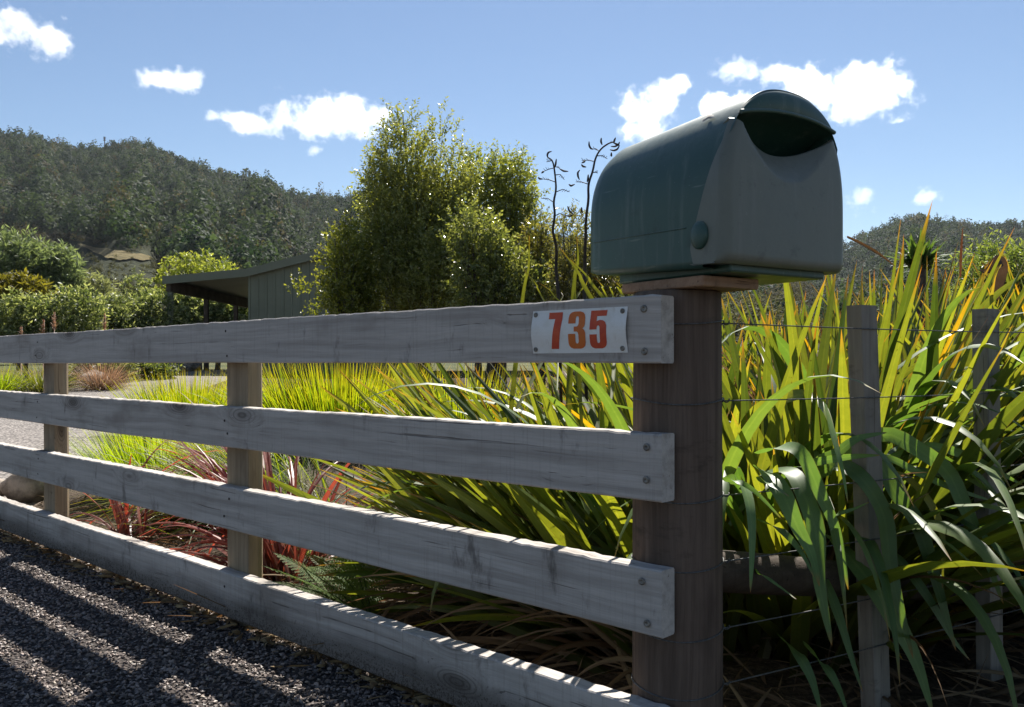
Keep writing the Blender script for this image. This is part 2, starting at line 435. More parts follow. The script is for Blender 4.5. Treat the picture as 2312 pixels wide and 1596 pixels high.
def disc(m, c, r, h, n=12, ax=1):
    """a low round head at local c on the board face, facing +y"""
    th = np.linspace(0, 2 * np.pi, n, endpoint=False)
    P = []
    for rr, hh in ((1.0, 0), (0.98, h * .6), (0.75, h), (0.35, h), (0.3, h * 0.55), (0.02, h * 0.5)):
        P.append(np.stack([c[0] + rr * r * np.cos(th), np.full(n, c[1] + hh), c[2] + rr * r * np.sin(th)], -1))
    m.grid(np.array(P), closed=True)
def unproj_face(px, py):
    a = a_of_px(px); p = FP(a, 0, 0); return a, EYE + (HZ - py) / F * p[1]
# bolt heads at the corner end, nails at the other posts
for i, lst in enumerate([[(1455, 697), (1456, 793)], [(1461, 1009), (1460, 1083)], [(1450, 1312), (1462, 1407)], []]):
    for q in lst:
        a, z = unproj_face(*q); m = MB(); disc(m, (a, 0.0012, z), 0.006, 0.0022); m.build('screw', M['screw'], rails[i], smooth=True)
r0 = np.random.default_rng(5)
for i, (z0, z1) in enumerate(RZ):
    for a in (1.30, 2.62, 3.93):
        for f in (0.25, 0.75):
            m = MB(); disc(m, (a + r0.normal(0, .012), 0.001, z0 + f * (z1 - z0) + r0.normal(0, .006)), 0.0032, 0.001, 8); m.build('nail', M['nail'], rails[i], smooth=True)
def half_post(a, w, lean):
    n = 14; m = MB(); zz = np.linspace(-0.15, EYE + 0.075, 30)
    prof = [(-w / 2, 0.0), (-w / 2 * 0.4, 0.0), (w / 2 * 0.4, 0), (w / 2, 0.0)] + [(w / 2 * math.cos(t), -w * 0.62 * math.sin(t)) for t in np.linspace(0.12, math.pi - 0.12, 9)]
    prof = np.array(prof)
    P = np.zeros((len(zz), len(prof), 3))
    for k, z in enumerate(zz):
        s = 1 - 0.01 * math.sin(z * 9 + a)
        P[k, :, 0] = a + prof[:, 0] * s + lean * (z - 0.4); P[k, :, 1] = -0.0365 + prof[:, 1] * s; P[k, :, 2] = z
    m.grid(P, closed=True)
    m.add(np.vstack([P[-1], P[-1].mean(0)]), tris=[(i, (i + 1) % len(prof), len(prof)) for i in range(len(prof))])
    o = m.build('post', M['post'], fence, smooth=False)
    return o
half_post(1.305, 0.104, 0.006); half_post(2.61, 0.104, 0.012); half_post(3.92, 0.104, 0.0)

# ------------------------------------------------------------------ corner post with wire wraps
PC = W(1529, HZ, 1.445); PC[2] = 0
cpost = thing('corner_post', 'thick round brown timber corner post carrying the mailbox', 'post', tuple(PC))
RP = 0.0705
m = MB(); zz = np.linspace(-0.3, EYE + 0.112, 60); nth = 48; th = np.linspace(0, 2 * np.pi, nth, endpoint=False)
rr0 = np.random.default_rng(3); ph = rr0.uniform(0, 6, 6)
P = np.zeros((len(zz), nth, 3))
for k, z in enumerate(zz):
    r = RP * (1 + 0.012 * np.sin(3 * th + ph[0] + z) + 0.008 * np.sin(7 * th + ph[1] - z * 2) + 0.004 * np.sin(17 * th + ph[2] + z * 3)) * (1 + 0.01 * math.sin(z * 5)) * (1.03 - 0.03 * z)
    P[k] = np.stack([r * np.cos(th), r * np.sin(th), np.full(nth, z)], -1)
P = np.concatenate([P, P[-1:] * np.array([0.95, 0.95, 1]) + np.array([0, 0, 0.002]), P[-1:] * np.array([0.02, 0.02, 1]) + np.array([0, 0, 0.002])])
m.grid(P, closed=True); m.build('timber', M['corner'], cpost, smooth=True)

# ------------------------------------------------------------------ wire fence to the right
fd = np.array([0.57, 0.34, 0]); fd /= np.linalg.norm(fd)
fn = np.array([-fd[1], fd[0], 0])
WZ = []
edge = PC + RP * 0.4 * (-fn)
def fence_pt(px):  # where the ray of a pixel column meets the wire line
    r = np.array([(px - CX) / F, 1, 0]); k = (edge @ fn) / (r @ fn); return r * k
wf = thing('wire_fence', 'wire and batten fence in front of the flax right of the corner post', 'fence', tuple(edge))
S1, S2 = fence_pt(1945), fence_pt(2225)
L1, L2 = float((S1 - edge) @ fd), float((S2 - edge) @ fd)
def batten(l, top_py, px, lean):
    m = MB(); Y = (edge + fd * l)[1]; zt = EYE + (HZ - top_py) / F * Y
    hw, hd = 0.0225, 0.0165
    zs = np.linspace(0.01, zt, 14); P = []
    for z in zs:
        ox = lean * (zt - z)
        c = fd * l + fd * ox
        P.append([c + fd * a + fn * b + np.array([0, 0, z]) for a, b in ((-hw, -hd), (hw, -hd), (hw, hd), (-hw, hd))])
    m.grid(np.array(P), closed=True); m.add(P[-1], quads=[(0, 1, 2, 3)])
    o = m.build('batten', M['batten'], wf); bevel(o, 0.002)
    return o
batten(L1, 690, 1945, 0.055); batten(L2, 698, 2225, 0.02); batten(L2 + 0.42, 705, 2500, -0.01)
wire_z = [EYE + 0.0635, EYE - 0.062, EYE - 0.215, EYE - 0.322, EYE - 0.43, EYE - 0.52]
for z in wire_z:
    m = MB()
    pts = []
    for t in np.linspace(0.0, 1.9, 24):
        pts.append(fd * (t + 0.03) + fn * (-0.0195) + np.array([0, 0, z - 0.006 * math.sin(t * 3.3) * (0.4)]))
    # starts at the post, is tied off round it
    m.tube(np.array(pts), 0.0012, 6)
    # twist of the tie-off
    tw = [fd * (0.02 + 0.05 * t) + fn * (-0.0195 + 0.0028 * math.sin(t * 26)) + np.array([0, 0, z + 0.0028 * math.cos(t * 26)]) for t in np.linspace(0, 1, 40)]
    m.tube(np.array(tw), 0.0011, 5)
    m.build('wire', M['wire'], wf, smooth=True)
    m = MB(); ths = np.linspace(R(-205), R(20), 40)
    m.tube(np.stack([(RP * 1.045) * np.cos(ths), (RP * 1.045) * np.sin(ths), z + 0.008 * np.sin((ths + 1.6) * 1.0) ** 2 - 0.004], -1), 0.0012, 6)
    m.build('wire_wrap', M['wire'], cpost, smooth=True)
# diagonal stay
m = MB(); a0 = np.array([0, 0, 0.327]) + fd * 0.015 + fn * 0.04; a1 = fd * 1.75 + np.array([0, 0, 0.02]) + fn * 0.12
tt = np.linspace(0, 1, 30)[:, None]
m.tube(a0 + (a1 - a0) * tt, 0.034 + 0.002 * np.sin(np.linspace(0, 14, 30)), 18); m.build('stay', M['stay'], wf, smooth=True)

# ------------------------------------------------------------------ mailbox
KB = 0.934
BU = math.atan2(0.5568, 0.8306)
CB = np.array([0.2415 * 1.27, 1.27, EYE + 230 / F * 1.27 - 0.002])
def box_mat(name, col, rough, dust):
    t = NT(name); co = t.coord()
    n = t.noise(co, 9, 6, 0.65); n2 = t.noise(co, 120, 3, 0.6); sc = t.noise(t.mapv(co, (60, 6, 60), rot=(0.2, 0.3, 0.4)), 1, 3, 0.7)
    c = t.mix(t.mr(n, 0.35, 0.7, 0, 0.5), col, tuple(x * 1.35 + 0.01 for x in col))
    nz = t.sep(t.node('ShaderNodeNewGeometry').outputs['Normal'])[2]
    up = t.math('MULTIPLY', t.mr(nz, 0.15, 0.95, 0, 0.6), t.mr(n2, 0.25, 0.75, 0.4, 1))
    c = t.mix(up, c, dust)
    c = t.mix(t.mr(sc, 0.66, 0.72, 0, 0.4), c, dust)
    run = t.noise(t.mapv(co, (55, 55, 5)), 1, 4, 0.6); c = t.mix(t.mr(run, 0.52, 0.72, 0, 0.45), c, tuple(0.5 * (x + y) for x, y in zip(col, dust)))
    blot = t.noise(co, 22, 5, 0.75); c = t.mix(t.mr(blot, 0.56, 0.70, 0, 0.5), c, tuple(x * 0.55 for x in col))
    speck = t.noise(co, 300, 2, 0.5); c = t.mix(t.mr(speck, 0.70, 0.76, 0, 0.5), c, dust)
    t.base(c, t.mr(n, 0.3, 0.7, rough, rough + 0.15), 0.5); t.bump(t.math('ADD', n2, n), 0.05, 0.003)
    return t.m
M['box_green'] = box_mat('mailbox_green_plastic', (0.020, 0.062, 0.048), 0.34, (0.21, 0.24, 0.21))
M['box_grey'] = box_mat('mailbox_grey_plastic', (0.128, 0.140, 0.114), 0.40, (0.23, 0.23, 0.21))
M['box_in'] = plain('mailbox_inside', (0.012, 0.02, 0.018), 0.7)
M['dropping'] = plain('bird_dropping', (0.5, 0.46, 0.40), 0.8, nscale=150, var=0.5)
mbx = thing('mailbox', 'green plastic mailbox with grey front lid and slot on the corner post', 'mailbox', tuple(CB), BU)
HW, P_ = 0.1485 * KB, 2.4
def hw_of(w):  # half width of the arched section at height w
    w = np.asarray(w, float) / KB
    t = np.clip((w - 0.10) / 0.188, 0, 1)
    return HW * (1 - t ** P_) ** (1 / P_)
def vs(w):
    w = np.asarray(w, float) / KB
    return KB * np.where(w < 0.232, 0.088 * np.clip(1 - w / 0.232, 0, 1) ** 0.85, 0.0)
UC = HW
DEP = 0.362 * KB
def taper(v, w):
    f = np.clip(v / DEP, 0, 1)
    return w * (1 - f * 0.145) + f * 0.012
# arched section: up the left side, over the top, down the right
ws = np.concatenate([np.linspace(-0.006, 0.10, 10), 0.10 + 0.188 * np.sin(np.linspace(0, np.pi / 2, 26))[1:]]) * KB
left = np.stack([-hw_of(ws), ws], -1); right = left[::-1][1:] * np.array([-1, 1])
sec = np.vstack([left, right])           # open at the bottom
nb = 9
bot = np.stack([np.linspace(HW, -HW, nb)[1:-1], np.full(nb - 2, -0.006 * KB)], -1)
loop = np.vstack([sec, bot])
m = MB(); rows_ = []
for k, t in enumerate(np.linspace(0, 1, 16)):
    vf = np.maximum(vs(loop[:, 1]) - 0.008 - 0.03 * np.clip(1 - loop[:, 1] / (0.03 * KB), 0, 1), 0.003)
    v = vf + (DEP - 0.05 * KB - vf) * t
    rows_.append(np.stack([UC + loop[:, 0], v, taper(v, loop[:, 1])], -1))
cen = np.array([0, 0.13 * KB])
for t in np.linspace(0, 1, 10)[1:]:
    s = 1 - 0.05 * KB * (1 - math.sqrt(max(0, 1 - t * t))) / (0.14 * KB)
    q = cen + (loop - cen) * s
    rows_.append(np.stack([UC + q[:, 0], np.full(len(q), DEP - 0.05 * KB + 0.05 * KB * t), taper(DEP, q[:, 1])], -1))
for s in (0.4, 0.02):
    q = cen + (loop - cen) * s
    rows_.append(np.stack([UC + q[:, 0], np.full(len(q), DEP + 0.002), taper(DEP, q[:, 1])], -1))
m.grid(np.array(rows_), closed=True)
# moulded line low on each side
for sg in (-1, 1):
    v_ = np.linspace(0.085 * KB, DEP - 0.04 * KB, 20)
    m.tube(np.stack([np.full(20, UC + sg * (HW + 0.0002)), v_, taper(v_, np.full(20, 0.062 * KB))], -1), 0.0011, 6)
body = m.build('body', M['box_green'], mbx, smooth=True)
# bottom tray: the shallow drawer edge under the body
m = MB(); m.box((0.03, 0.02 * KB, -0.0115 * KB), (2 * HW - 0.03, DEP - 0.07, 0.012 * KB)); bevel(m.build('base_tray', M['box_green'], mbx), 0.003)
# hood: the closed half-moon over the slot
def lip(u): return (0.2355 + 0.013 * (1 - (u / (0.118 * KB)) ** 2)) * KB
uu = np.linspace(-1, 1, 41); ul = 0.1155 * KB
m = MB(); P = []
for f in np.linspace(0, 1, 12):
    row = []
    for s in uu:
        u = s * ul
        # arch point along the same s: follow the section from lip end to lip end
        ang = s * math.pi / 2
        t = math.cos(ang) ** (2 / P_); ua = math.copysign(abs(math.sin(ang)) ** (2 / P_), s)
        # superellipse starting at the lip height
        w0 = 0.2345 * KB; wtop = 0.288 * KB
        wa = w0 + (wtop - w0) * max(0, 1 - abs(s) ** 2.15) ** (1 / 1.75)
        uarch = s * float(hw_of(w0)) if False else math.copysign(float(hw_of(min(wa, 0.2879 * KB))), s) if abs(s) > 0.02 else 0.0
        L = np.array([u, lip(u)]); A = np.array([uarch, wa])
        q = L + (A - L) * f
        bulge = -0.0045 * KB * (1 - f) * (1 - abs(s) ** 3) - 0.004 * math.sin(math.pi * min(1, f * 1.0)) * (1 - s * s)
        edge_r = 0.006 * max(0, (f - 0.75) / 0.25) ** 2
        row.append((UC + q[0], bulge + edge_r, q[1]))
    P.append(row)
P = np.array(P); m.grid(P)
# underside of the hood, running back into the box
back = P[0].copy(); back[:, 1] += 0.035; back[:, 2] -= 0.006
b2 = P[0].copy(); b2[:, 1] += 0.085; b2[:, 2] -= 0.045; b2[:, 0] = UC + (b2[:, 0] - UC) * 0.9
m.grid(np.array([P[0], back, b2]))
lipc = P[0] + np.array([0, -0.0005, 0.0])
m.tube(lipc, 0.0034, 8)
m.build('hood', M['box_green'], mbx, smooth=True)
# lid: front panel with scooped slot edge, and cheeks wrapping round the sides
m = MB(); S_ = np.concatenate([np.linspace(-1, -0.86, 9)[:-1], np.linspace(-0.86, 0.86, 40), np.linspace(0.86, 1, 9)[1:]])
T_ = np.concatenate([np.linspace(0, 0.08, 6)[:-1], np.linspace(0.08, 0.5, 12)[:-1], np.linspace(0.5, 1, 34)])
EX = 0.0025
wtip = 0.228 * KB
P = []
for t in T_:
    row = []
    hwb = float(hw_of(wtip * t)) + EX
    def w_of(s): return t * (0.187 + 0.041 * abs(s) ** 2) * KB
    def vedge(s):
        e = max(0, (abs(s) - 0.88) / 0.12); return 0.014 * (1 - math.sqrt(max(0, 1 - e * e * 0.999)))
    tb = 0.010 * (1 - math.sqrt(max(0, 1 - ((0.08 - t) / 0.08) ** 2))) if t < 0.08 else 0.0
    # left cheek from the seam forward
    we = w_of(1); vseam = float(vs(we)) * (0.80 + 0.20 * min(1, we / (0.03 * KB))) if we < 0.03 * KB else float(vs(we))
    vseam = max(vseam - 0.004, 0.0145)
    for f in np.linspace(1, 0, 10)[:-1]: row.append((UC - hwb, 0.014 + (vseam - 0.014) * f + 0 * tb, we))
    for s in S_:
        u = s * hwb; w = w_of(s)
        sc = (0.139 + 0.095 * (u / (0.119 * KB)) ** 2) * KB
        dd = w - sc
        v = vedge(s) + tb - 0.004 * (1 - s * s) * (1 - t) 
        if dd > 0: v += 0.62 * dd 
        row.append((UC + u, v, w))
    for f in np.linspace(0, 1, 10)[1:]: row.append((UC + hwb, 0.014 + (vseam - 0.014) * f, we))
    P.append(row)
P = np.array(P); m.grid(P)
# rolled lip of the slot and bottom return
k0, k1 = 9, 9 + len(S_)
top = P[-1][k0:k1]; inn = top + np.array([0, 0.016, -0.006]); m.grid(np.array([top, top + np.array([0, 0.003, 0.0015]), inn]))
b0 = P[0]; b1 = b0 * np.array([1, 0, 1]) + np.array([0, 0.075 * KB, 0.003]); m.grid(np.array([b0, b1]))
# edge thickness at the seams
for side in (P[:, 0], P[:, -1]):
    i2 = side.copy(); i2[:, 0] += np.where(side[:, 0] < UC, 0.006, -0.006); m.grid(np.array([side, i2]))
lid = m.build('lid', M['box_grey'], mbx, smooth=True)
# round lock cover on the left cheek
m = MB(); Pn = []; nn = 28; th = np.linspace(0, 2 * np.pi, nn, endpoint=False)
for f, h in ((1.0, -0.001), (1.0, 0.002), (0.92, 0.004), (0.7, 0.0055), (0.4, 0.0065), (0.02, 0.007)):
    Pn.append(np.stack([np.full(nn, -EX - h), 0.052 * KB + f * 0.0185 * KB * np.cos(th), 0.047 * KB + f * 0.0225 * KB * np.sin(th)], -1))
m.grid(np.array(Pn), closed=True); m.build('lock_cover', M['box_green'], lid, smooth=True)
# white mark on the roof left by a bird
m = MB(); nn = 16; th = np.linspace(0, 2 * np.pi, nn, endpoint=False)
q = []
for f, h in ((1, 0.0004), (0.6, 0.0012), (0.02, 0.0014)):
    rr = f * 0.0075 * (1 + 0.35 * np.sin(3 * th + 1) + 0.2 * np.sin(5 * th))
    wv = 0.245 * KB; u0 = -float(hw_of(wv))
    uu_ = rr * np.cos(th) * 1.0; 
    wq = wv + uu_ * 0.72; q.append(np.stack([UC - hw_of(wq) - h * 0.7, 0.075 * KB + rr * 1.5 * np.sin(th), wq + h * 0.7], -1))
m.grid(np.array(q), closed=True); m.build('bird_dropping', M['dropping'], body, smooth=True)
# timber block between post and box
ZB0, ZB1 = EYE + 0.1145, float(CB[2]) - 0.0138 * KB
u_ = np.array([math.cos(BU), math.sin(BU), 0]); v_ = np.array([-math.sin(BU), math.cos(BU), 0])
bc = np.array([0.2155 * 1.325, 1.325, 0])
m = MB(); m.box((0, 0, ZB0), (0.125, 0.185, ZB1))
blk = m.build('mounting_block', M['block']); blk.location = tuple(bc); blk.rotation_euler = (0, 0, BU); bevel(blk, 0.003)
blk.parent = mbx; blk.matrix_parent_inverse = (Matrix.Translation(Vector(CB)) @ Matrix.Rotation(BU, 4, 'Z')).inverted()

# ------------------------------------------------------------------ number plate
t = NT('white_enamel'); co = t.coord(); n1 = t.noise(co, 35, 5, 0.65); n2 = t.noise(t.mapv(co, (60, 60, 14)), 1, 4, 0.7)
c = t.mix(t.mr(n1, 0.45, 0.75, 0, 0.35), (0.74, 0.73, 0.70), (0.52, 0.47, 0.36)); c = t.mix(t.mr(n2, 0.62, 0.75, 0, 0.4), c, (0.42, 0.36, 0.27))
t.base(c, 0.4, 0.5); M['plate'] = t.m
def digit_mat(name, a, b):
    t = NT(name); n1 = t.noise(t.coord(), 45, 5, 0.7); t.base(t.mix(t.mr(n1, 0.3, 0.7), a, b), 0.5, 0.4); return t.m
M['dred'] = digit_mat('red_digit', (0.50, 0.05, 0.02), (0.60, 0.09, 0.025)); M['dflare'] = digit_mat('flare_tinted_digit', (0.55, 0.11, 0.015), (0.60, 0.16, 0.02))  # second one is a red digit with the lens flare's orange painted in
aL, zL0 = unproj_face(1206, 798); _, zL1 = unproj_face(1206, 701); aR, zR0 = unproj_face(1419, 796); _, zR1 = unproj_face(1419, 694)
plate = thing('number_plate', 'small white house number plate reading 735 screwed to the top rail', 'sign', tuple(FP(aL, 0, 0)), math.atan2(d[1], d[0]))
Lp = aL - aR; H0, H1 = (zL0 + zR0) / 2, (zL1 + zR1) / 2
def plate_y(s, t): return 0.0022 + 0.0058 * math.sin(math.pi * t) ** 1.5 * (0.55 + 0.45 * abs(2 * s - 1) ** 1.5)
def PP(s, t, off=0.0): return (-s * Lp, plate_y(s, t) + off, H0 + t * (H1 - H0))
m = MB(); ss = np.linspace(0, 1, 25); ts = np.linspace(0, 1, 13)
m.grid(np.array([[PP(s, t) for s in ss] for t in ts]))
m.grid(np.array([[PP(s, t, -0.0009) for s in ss[::-1]] for t in ts]))
for e in ([(s, 0) for s in ss], [(s, 1) for s in ss], [(0, t) for t in ts], [(1, t) for t in ts]):
    m.grid(np.array([[PP(*q) for q in e], [PP(*q, -0.0009) for q in e]]))
m.build('panel', M['plate'], plate, smooth=False)
D7 = [(0,1),(1,1),(1,.82),(.72,0),(.18,0),(.48,.82),(0,.82)]
D3 = [(0,.68),(0,.84),(.05,.93),(.16,.98),(.32,1),(.66,1),(.83,.97),(.93,.91),(.97,.82),(.97,.66),(.94,.59),(.84,.54),(.95,.49),(1,.42),(1,.17),(.96,.08),(.87,.03),(.72,0),(.28,0),(.13,.03),(.04,.08),(0,.16),(0,.40),(.42,.40),(.42,.19),(.45,.15),(.51,.135),(.57,.15),(.60,.19),(.60,.37),(.57,.43),(.5,.46),(.33,.46),(.33,.595),(.5,.595),(.57,.62),(.60,.67),(.60,.82),(.57,.86),(.51,.875),(.45,.86),(.42,.82),(.42,.68)]
D5 = [(.04,1),(1,1),(.97,.85),(.41,.85),(.41,.71),(.5,.735),(.6,.745),(.78,.735),(.92,.69),(1,.60),(1,.16),(.96,.08),(.87,.03),(.72,0),(.28,0),(.13,.03),(.04,.08),(0,.16),(0,.37),(.43,.37),(.43,.19),(.46,.15),(.52,.135),(.58,.15),(.61,.19),(.61,.55),(.58,.59),(.52,.605),(.46,.59),(.43,.55),(.43,.50),(0,.50)]
def digit(pts, s0, s1, t0, t1, name, mat):
    bm = bmesh.new()
    vs_ = []
    for i in range(len(pts)):   # split long edges so the digit can follow the bowed plate
        a, b = np.array(pts[i]), np.array(pts[(i + 1) % len(pts)])
        k = max(1, int(np.linalg.norm((b - a) * [0.5, 1]) / 0.09))
        for j in range(k):
            q = a + (b - a) * j / k; vs_.append(bm.verts.new((q[0], q[1], 0)))
    f = bm.faces.new(vs_)
    bmesh.ops.triangulate(bm, faces=[f])
    for y in np.linspace(0.05, 0.95, 19):
        bmesh.ops.bisect_plane(bm, geom=bm.verts[:] + bm.edges[:] + bm.faces[:], plane_co=(0, y, 0), plane_no=(0, 1, 0))
    for v in bm.verts:
        s = s0 + v.co.x * (s1 - s0); tt_ = t0 + v.co.y * (t1 - t0); v.co = PP(s, tt_, 0.0005)
    me = bpy.data.meshes.new(name); bm.to_mesh(me); bm.free(); me.materials.append(mat)
    o = bpy.data.objects.new(name, me); C.objects.link(o); o.parent = plate; return o
def s_of(zx):  # zoomed plate pixel -> along-plate fraction
    return (aL - a_of_px((1350 + zx / 4.2036) * 2312 / 2691)) / Lp
digit(D7, s_of(408), s_of(557), 0.10, 0.945, 'digit_seven', M['dred'])
digit(D3, s_of(625), s_of(815), 0.10, 0.945, 'digit_three', M['dflare'])
digit(D5, s_of(862), s_of(1050), 0.10, 0.945, 'digit_five', M['dred'])
for s, t in ((0.035, 0.91), (0.035, 0.095), (0.955, 0.905), (0.955, 0.095)):
    m = MB(); x, y, z = PP(s, t); disc(m, (x, y + 0.0002, z), 0.0042, 0.0022, 14); m.build('screw', M['screw'], plate, smooth=True)

# ------------------------------------------------------------------ leaves
def blades(mb, base, az, length, width, lean0, bend, col, tipcol, nseg=10, fold=0.25, twist=None, taper=0.55, basew=0.7, tipfrac=0.08, droop_pow=1.6, cull=None, darkbase=0.2):
    """strap leaves: every argument but nseg is an array over the leaves"""
    n = len(az)
    s = np.linspace(0, 1, nseg + 1)
    lean = lean0[:, None] + bend[:, None] * s[None] ** droop_pow
    ds = (length / nseg)[:, None]
    hx = np.sin(lean); hz = np.cos(lean)
    px = np.concatenate([np.zeros((n, 1)), np.cumsum((hx[:, 1:] + hx[:, :-1]) / 2 * ds, 1)], 1)
    pz = np.concatenate([np.zeros((n, 1)), np.cumsum((hz[:, 1:] + hz[:, :-1]) / 2 * ds, 1)], 1)
    ca, sa = np.cos(az)[:, None], np.sin(az)[:, None]
    C_ = np.stack([base[:, 0:1] + px * ca, base[:, 1:2] + px * sa, base[:, 2:3] + pz], -1)
    T = np.stack([hx * ca, hx * sa, hz], -1)
    S = np.stack([-sa + 0 * px, ca + 0 * px, 0 * px], -1)
    N = np.cross(S, T)
    if twist is None: twist = np.zeros(n)
    tw = twist[:, None] * (0.3 + 0.7 * s[None])
    S2 = S * np.cos(tw)[..., None] + N * np.sin(tw)[..., None]; N2 = np.cross(S2, T)
    prof = np.minimum(1, basew + (1 - basew) * s / 0.3) * np.clip((1 - s) / taper, 0, 1) ** 0.75
    w = width[:, None] * prof[None] * 0.5
    Lf = C_ - S2 * w[..., None]; Rt = C_ + S2 * w[..., None]; Md = C_ - N2 * (w * fold)[..., None]
    V = np.stack([Lf, Md, Rt], 2)            # n, nseg+1, 3, 3
    if cull is not None:                     # leaves do not grow through the boards, the corner post or the mailbox
        wx, wy = V[..., 0] + cull[0], V[..., 1] + cull[1]
        dep = wx * nrm[0] + wy * nrm[1] - D0
        al = (wx - P0[0]) * d[0] + (wy - P0[1]) * d[1]
        wz = V[..., 2]
        bad = ((dep < 0.055) & (al > -0.02)) | (np.hypot(wx - PC[0], wy - PC[1]) < 0.085)
        bad |= (wz > 0.76) & (np.hypot(wx - 0.30, wy - 1.47) < 0.23)
        keep = ~bad.any((1, 2)); V = V[keep]; col = col[keep]; tipcol = tipcol[keep]; n = int(keep.sum())
    tf = smooth((s - (1 - tipfrac)) / max(tipfrac, 1e-3) * 1.3)[None, :, None]
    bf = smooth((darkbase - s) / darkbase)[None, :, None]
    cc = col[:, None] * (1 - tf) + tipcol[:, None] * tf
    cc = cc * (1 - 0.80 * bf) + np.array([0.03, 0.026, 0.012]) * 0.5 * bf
    cc = np.repeat(cc[:, :, None], 3, 2)
    cc = np.concatenate([cc, np.broadcast_to(np.array([0.0, 1.0, 0.0])[None, None, :, None], cc.shape[:3] + (1,))], -1)
    idx = (np.arange(n) * (nseg + 1) * 3)[:, None, None] + (np.arange(nseg) * 3)[None, :, None] + np.arange(2)[None, None]
    q = np.stack([idx, idx + 1, idx + 4, idx + 3], -1).reshape(-1, 4)
    mb.add(V.reshape(-1, 3), quads=q, col=cc.reshape(-1, 4))

def lerpc(a, b, n): 
    k = U(0, 1, n)[:, None]; return np.array(a) * (1 - k) + np.array(b) * k

FLAX_A, FLAX_B = (0.030, 0.060, 0.016), (0.180, 0.225, 0.036)
def flax(label, base, n, L, spread, az0=None, azs=math.pi, width=(0.032, 0.050), lean=(0.02, 0.75), bend=(0.0, 0.7), dead=0.12, group=None, yellow=0.03, name='flax_plant', arch=0, arch_az=-0.9):
    root = thing(name, label, 'flax plant', (base[0], base[1], float(g(base[0], base[1]))), group=group)
    def params(k, l0, l1):
        az = (az0 if az0 is not None else 0) + rng.normal(0, 1, k) * azs if az0 is not None else U(0, 2 * np.pi, k)
        b = np.stack([np.cos(az) * U(0, spread, k) + rng.normal(0, spread * .5, k), np.sin(az) * U(0, spread, k) + rng.normal(0, spread * .5, k), np.full(k, -0.02)], -1)
        le = U(*lean, k) ** 1.0
        return b, az, U(l0, l1, k), le, U(*bend, k) * (0.35 + le)
    m = MB(); b, az, ln, le, be = params(n, L[0], L[1])
    col = lerpc(FLAX_A, FLAX_B, n); ye = U(0, 1, n) < yellow
    col[ye] = lerpc((0.32, 0.20, 0.015), (0.38, 0.27, 0.02), int(ye.sum()))
    tip = lerpc((0.28, 0.10, 0.02), (0.30, 0.20, 0.05), n)
    blades(m, b, az, ln, U(*width, n), le, be, col, tip, 12, 0.28, rng.choice([-1.15, 1.15, 0.0], n, p=[.36, .36, .28]) * np.abs(np.sin(az + 1.57)) + rng.normal(0, 0.35, n), taper=0.6, basew=0.85, tipfrac=0.045, cull=base, darkbase=0.72)  # darkbase: thick leaf bases, with the clump's inner shade painted into their colour
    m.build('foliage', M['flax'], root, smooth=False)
    LASTFLAX[label] = root
    if arch:
        m = MB(); b, az, ln, le, be = params(arch, L[1] * 0.75, L[1] * 1.12)
        az = np.where(U(0, 1, arch) < 0.6, rng.normal(arch_az, 0.8, arch), az)
        b[:, 2] += 0.05; le = U(0.15, 0.75, arch); be = U(1.3, 2.5, arch)
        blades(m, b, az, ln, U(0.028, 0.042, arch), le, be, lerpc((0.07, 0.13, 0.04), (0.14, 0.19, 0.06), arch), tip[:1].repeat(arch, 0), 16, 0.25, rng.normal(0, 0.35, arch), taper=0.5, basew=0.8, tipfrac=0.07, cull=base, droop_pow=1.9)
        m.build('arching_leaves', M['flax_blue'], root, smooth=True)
    k = int(n * dead)
    if k:
        m = MB(); b, az, ln, le, be = params(k, L[0] * .5, L[1] * 0.9)
        blades(m, b, az, ln, U(0.008, 0.02, k), le + 0.15, be + U(0.1, 1.4, k), lerpc((0.10, 0.055, 0.025), (0.26, 0.19, 0.12), k), lerpc((0.1, 0.05, 0.02), (0.25, 0.18, 0.12), k), 12, 0.5, rng.normal(0, 1.4, k), taper=0.7, cull=base)
        m.build('dead_leaves', M['dead'], root)
    return root

GF = 'flax plants behind the fences'
LASTFLAX = {}
flax('broad yellow green flax clump directly right of the corner post', (0.70, 2.12), 250, (0.45, 1.0), 0.15, az0=0.3, azs=1.6, lean=(0.1, 1.0), dead=0.3, group=GF, arch=60)
flax('tall flax clump with long leaves sweeping right behind first batten', (0.98, 2.38), 270, (0.60, 1.12), 0.17, az0=0.05, azs=0.8, lean=(0.2, 1.15), bend=(0, 0.4), dead=0.3, group=GF, arch=60)
flax('flax clump behind the second batten at right edge', (1.42, 2.72), 270, (0.60, 1.18), 0.18, az0=0.05, azs=0.8, lean=(0.2, 1.15), dead=0.3, group=GF, arch=30)
flax('rear flax clump with frayed brown leaves between the battens', (1.35, 3.3), 260, (0.8, 1.2), 0.2, az0=0.2, azs=1.2, dead=0.7, lean=(0.1, 0.9), group=GF)
flax('rear flax clump hidden low behind the corner post', (0.62, 2.75), 260, (0.6, 0.95), 0.2, dead=0.4, lean=(0.1, 1.0), group=GF)
flax('flax clump with leaves leaning left behind the number plate', (0.36, 2.06), 300, (0.55, 1.0), 0.13, az0=math.pi * 0.95, azs=0.5, lean=(0.6, 1.35), bend=(0.0, 0.5), dead=0.6, group=GF, arch=26, arch_az=-2.4)
flax('flax clump rising above the top rail beside the number plate', (0.26, 2.46), 330, (0.55, 0.90), 0.16, az0=math.pi * 0.92, azs=0.7, lean=(0.35, 1.2), bend=(0.0, 0.4), dead=0.6, group=GF, arch=10, arch_az=-2.6)

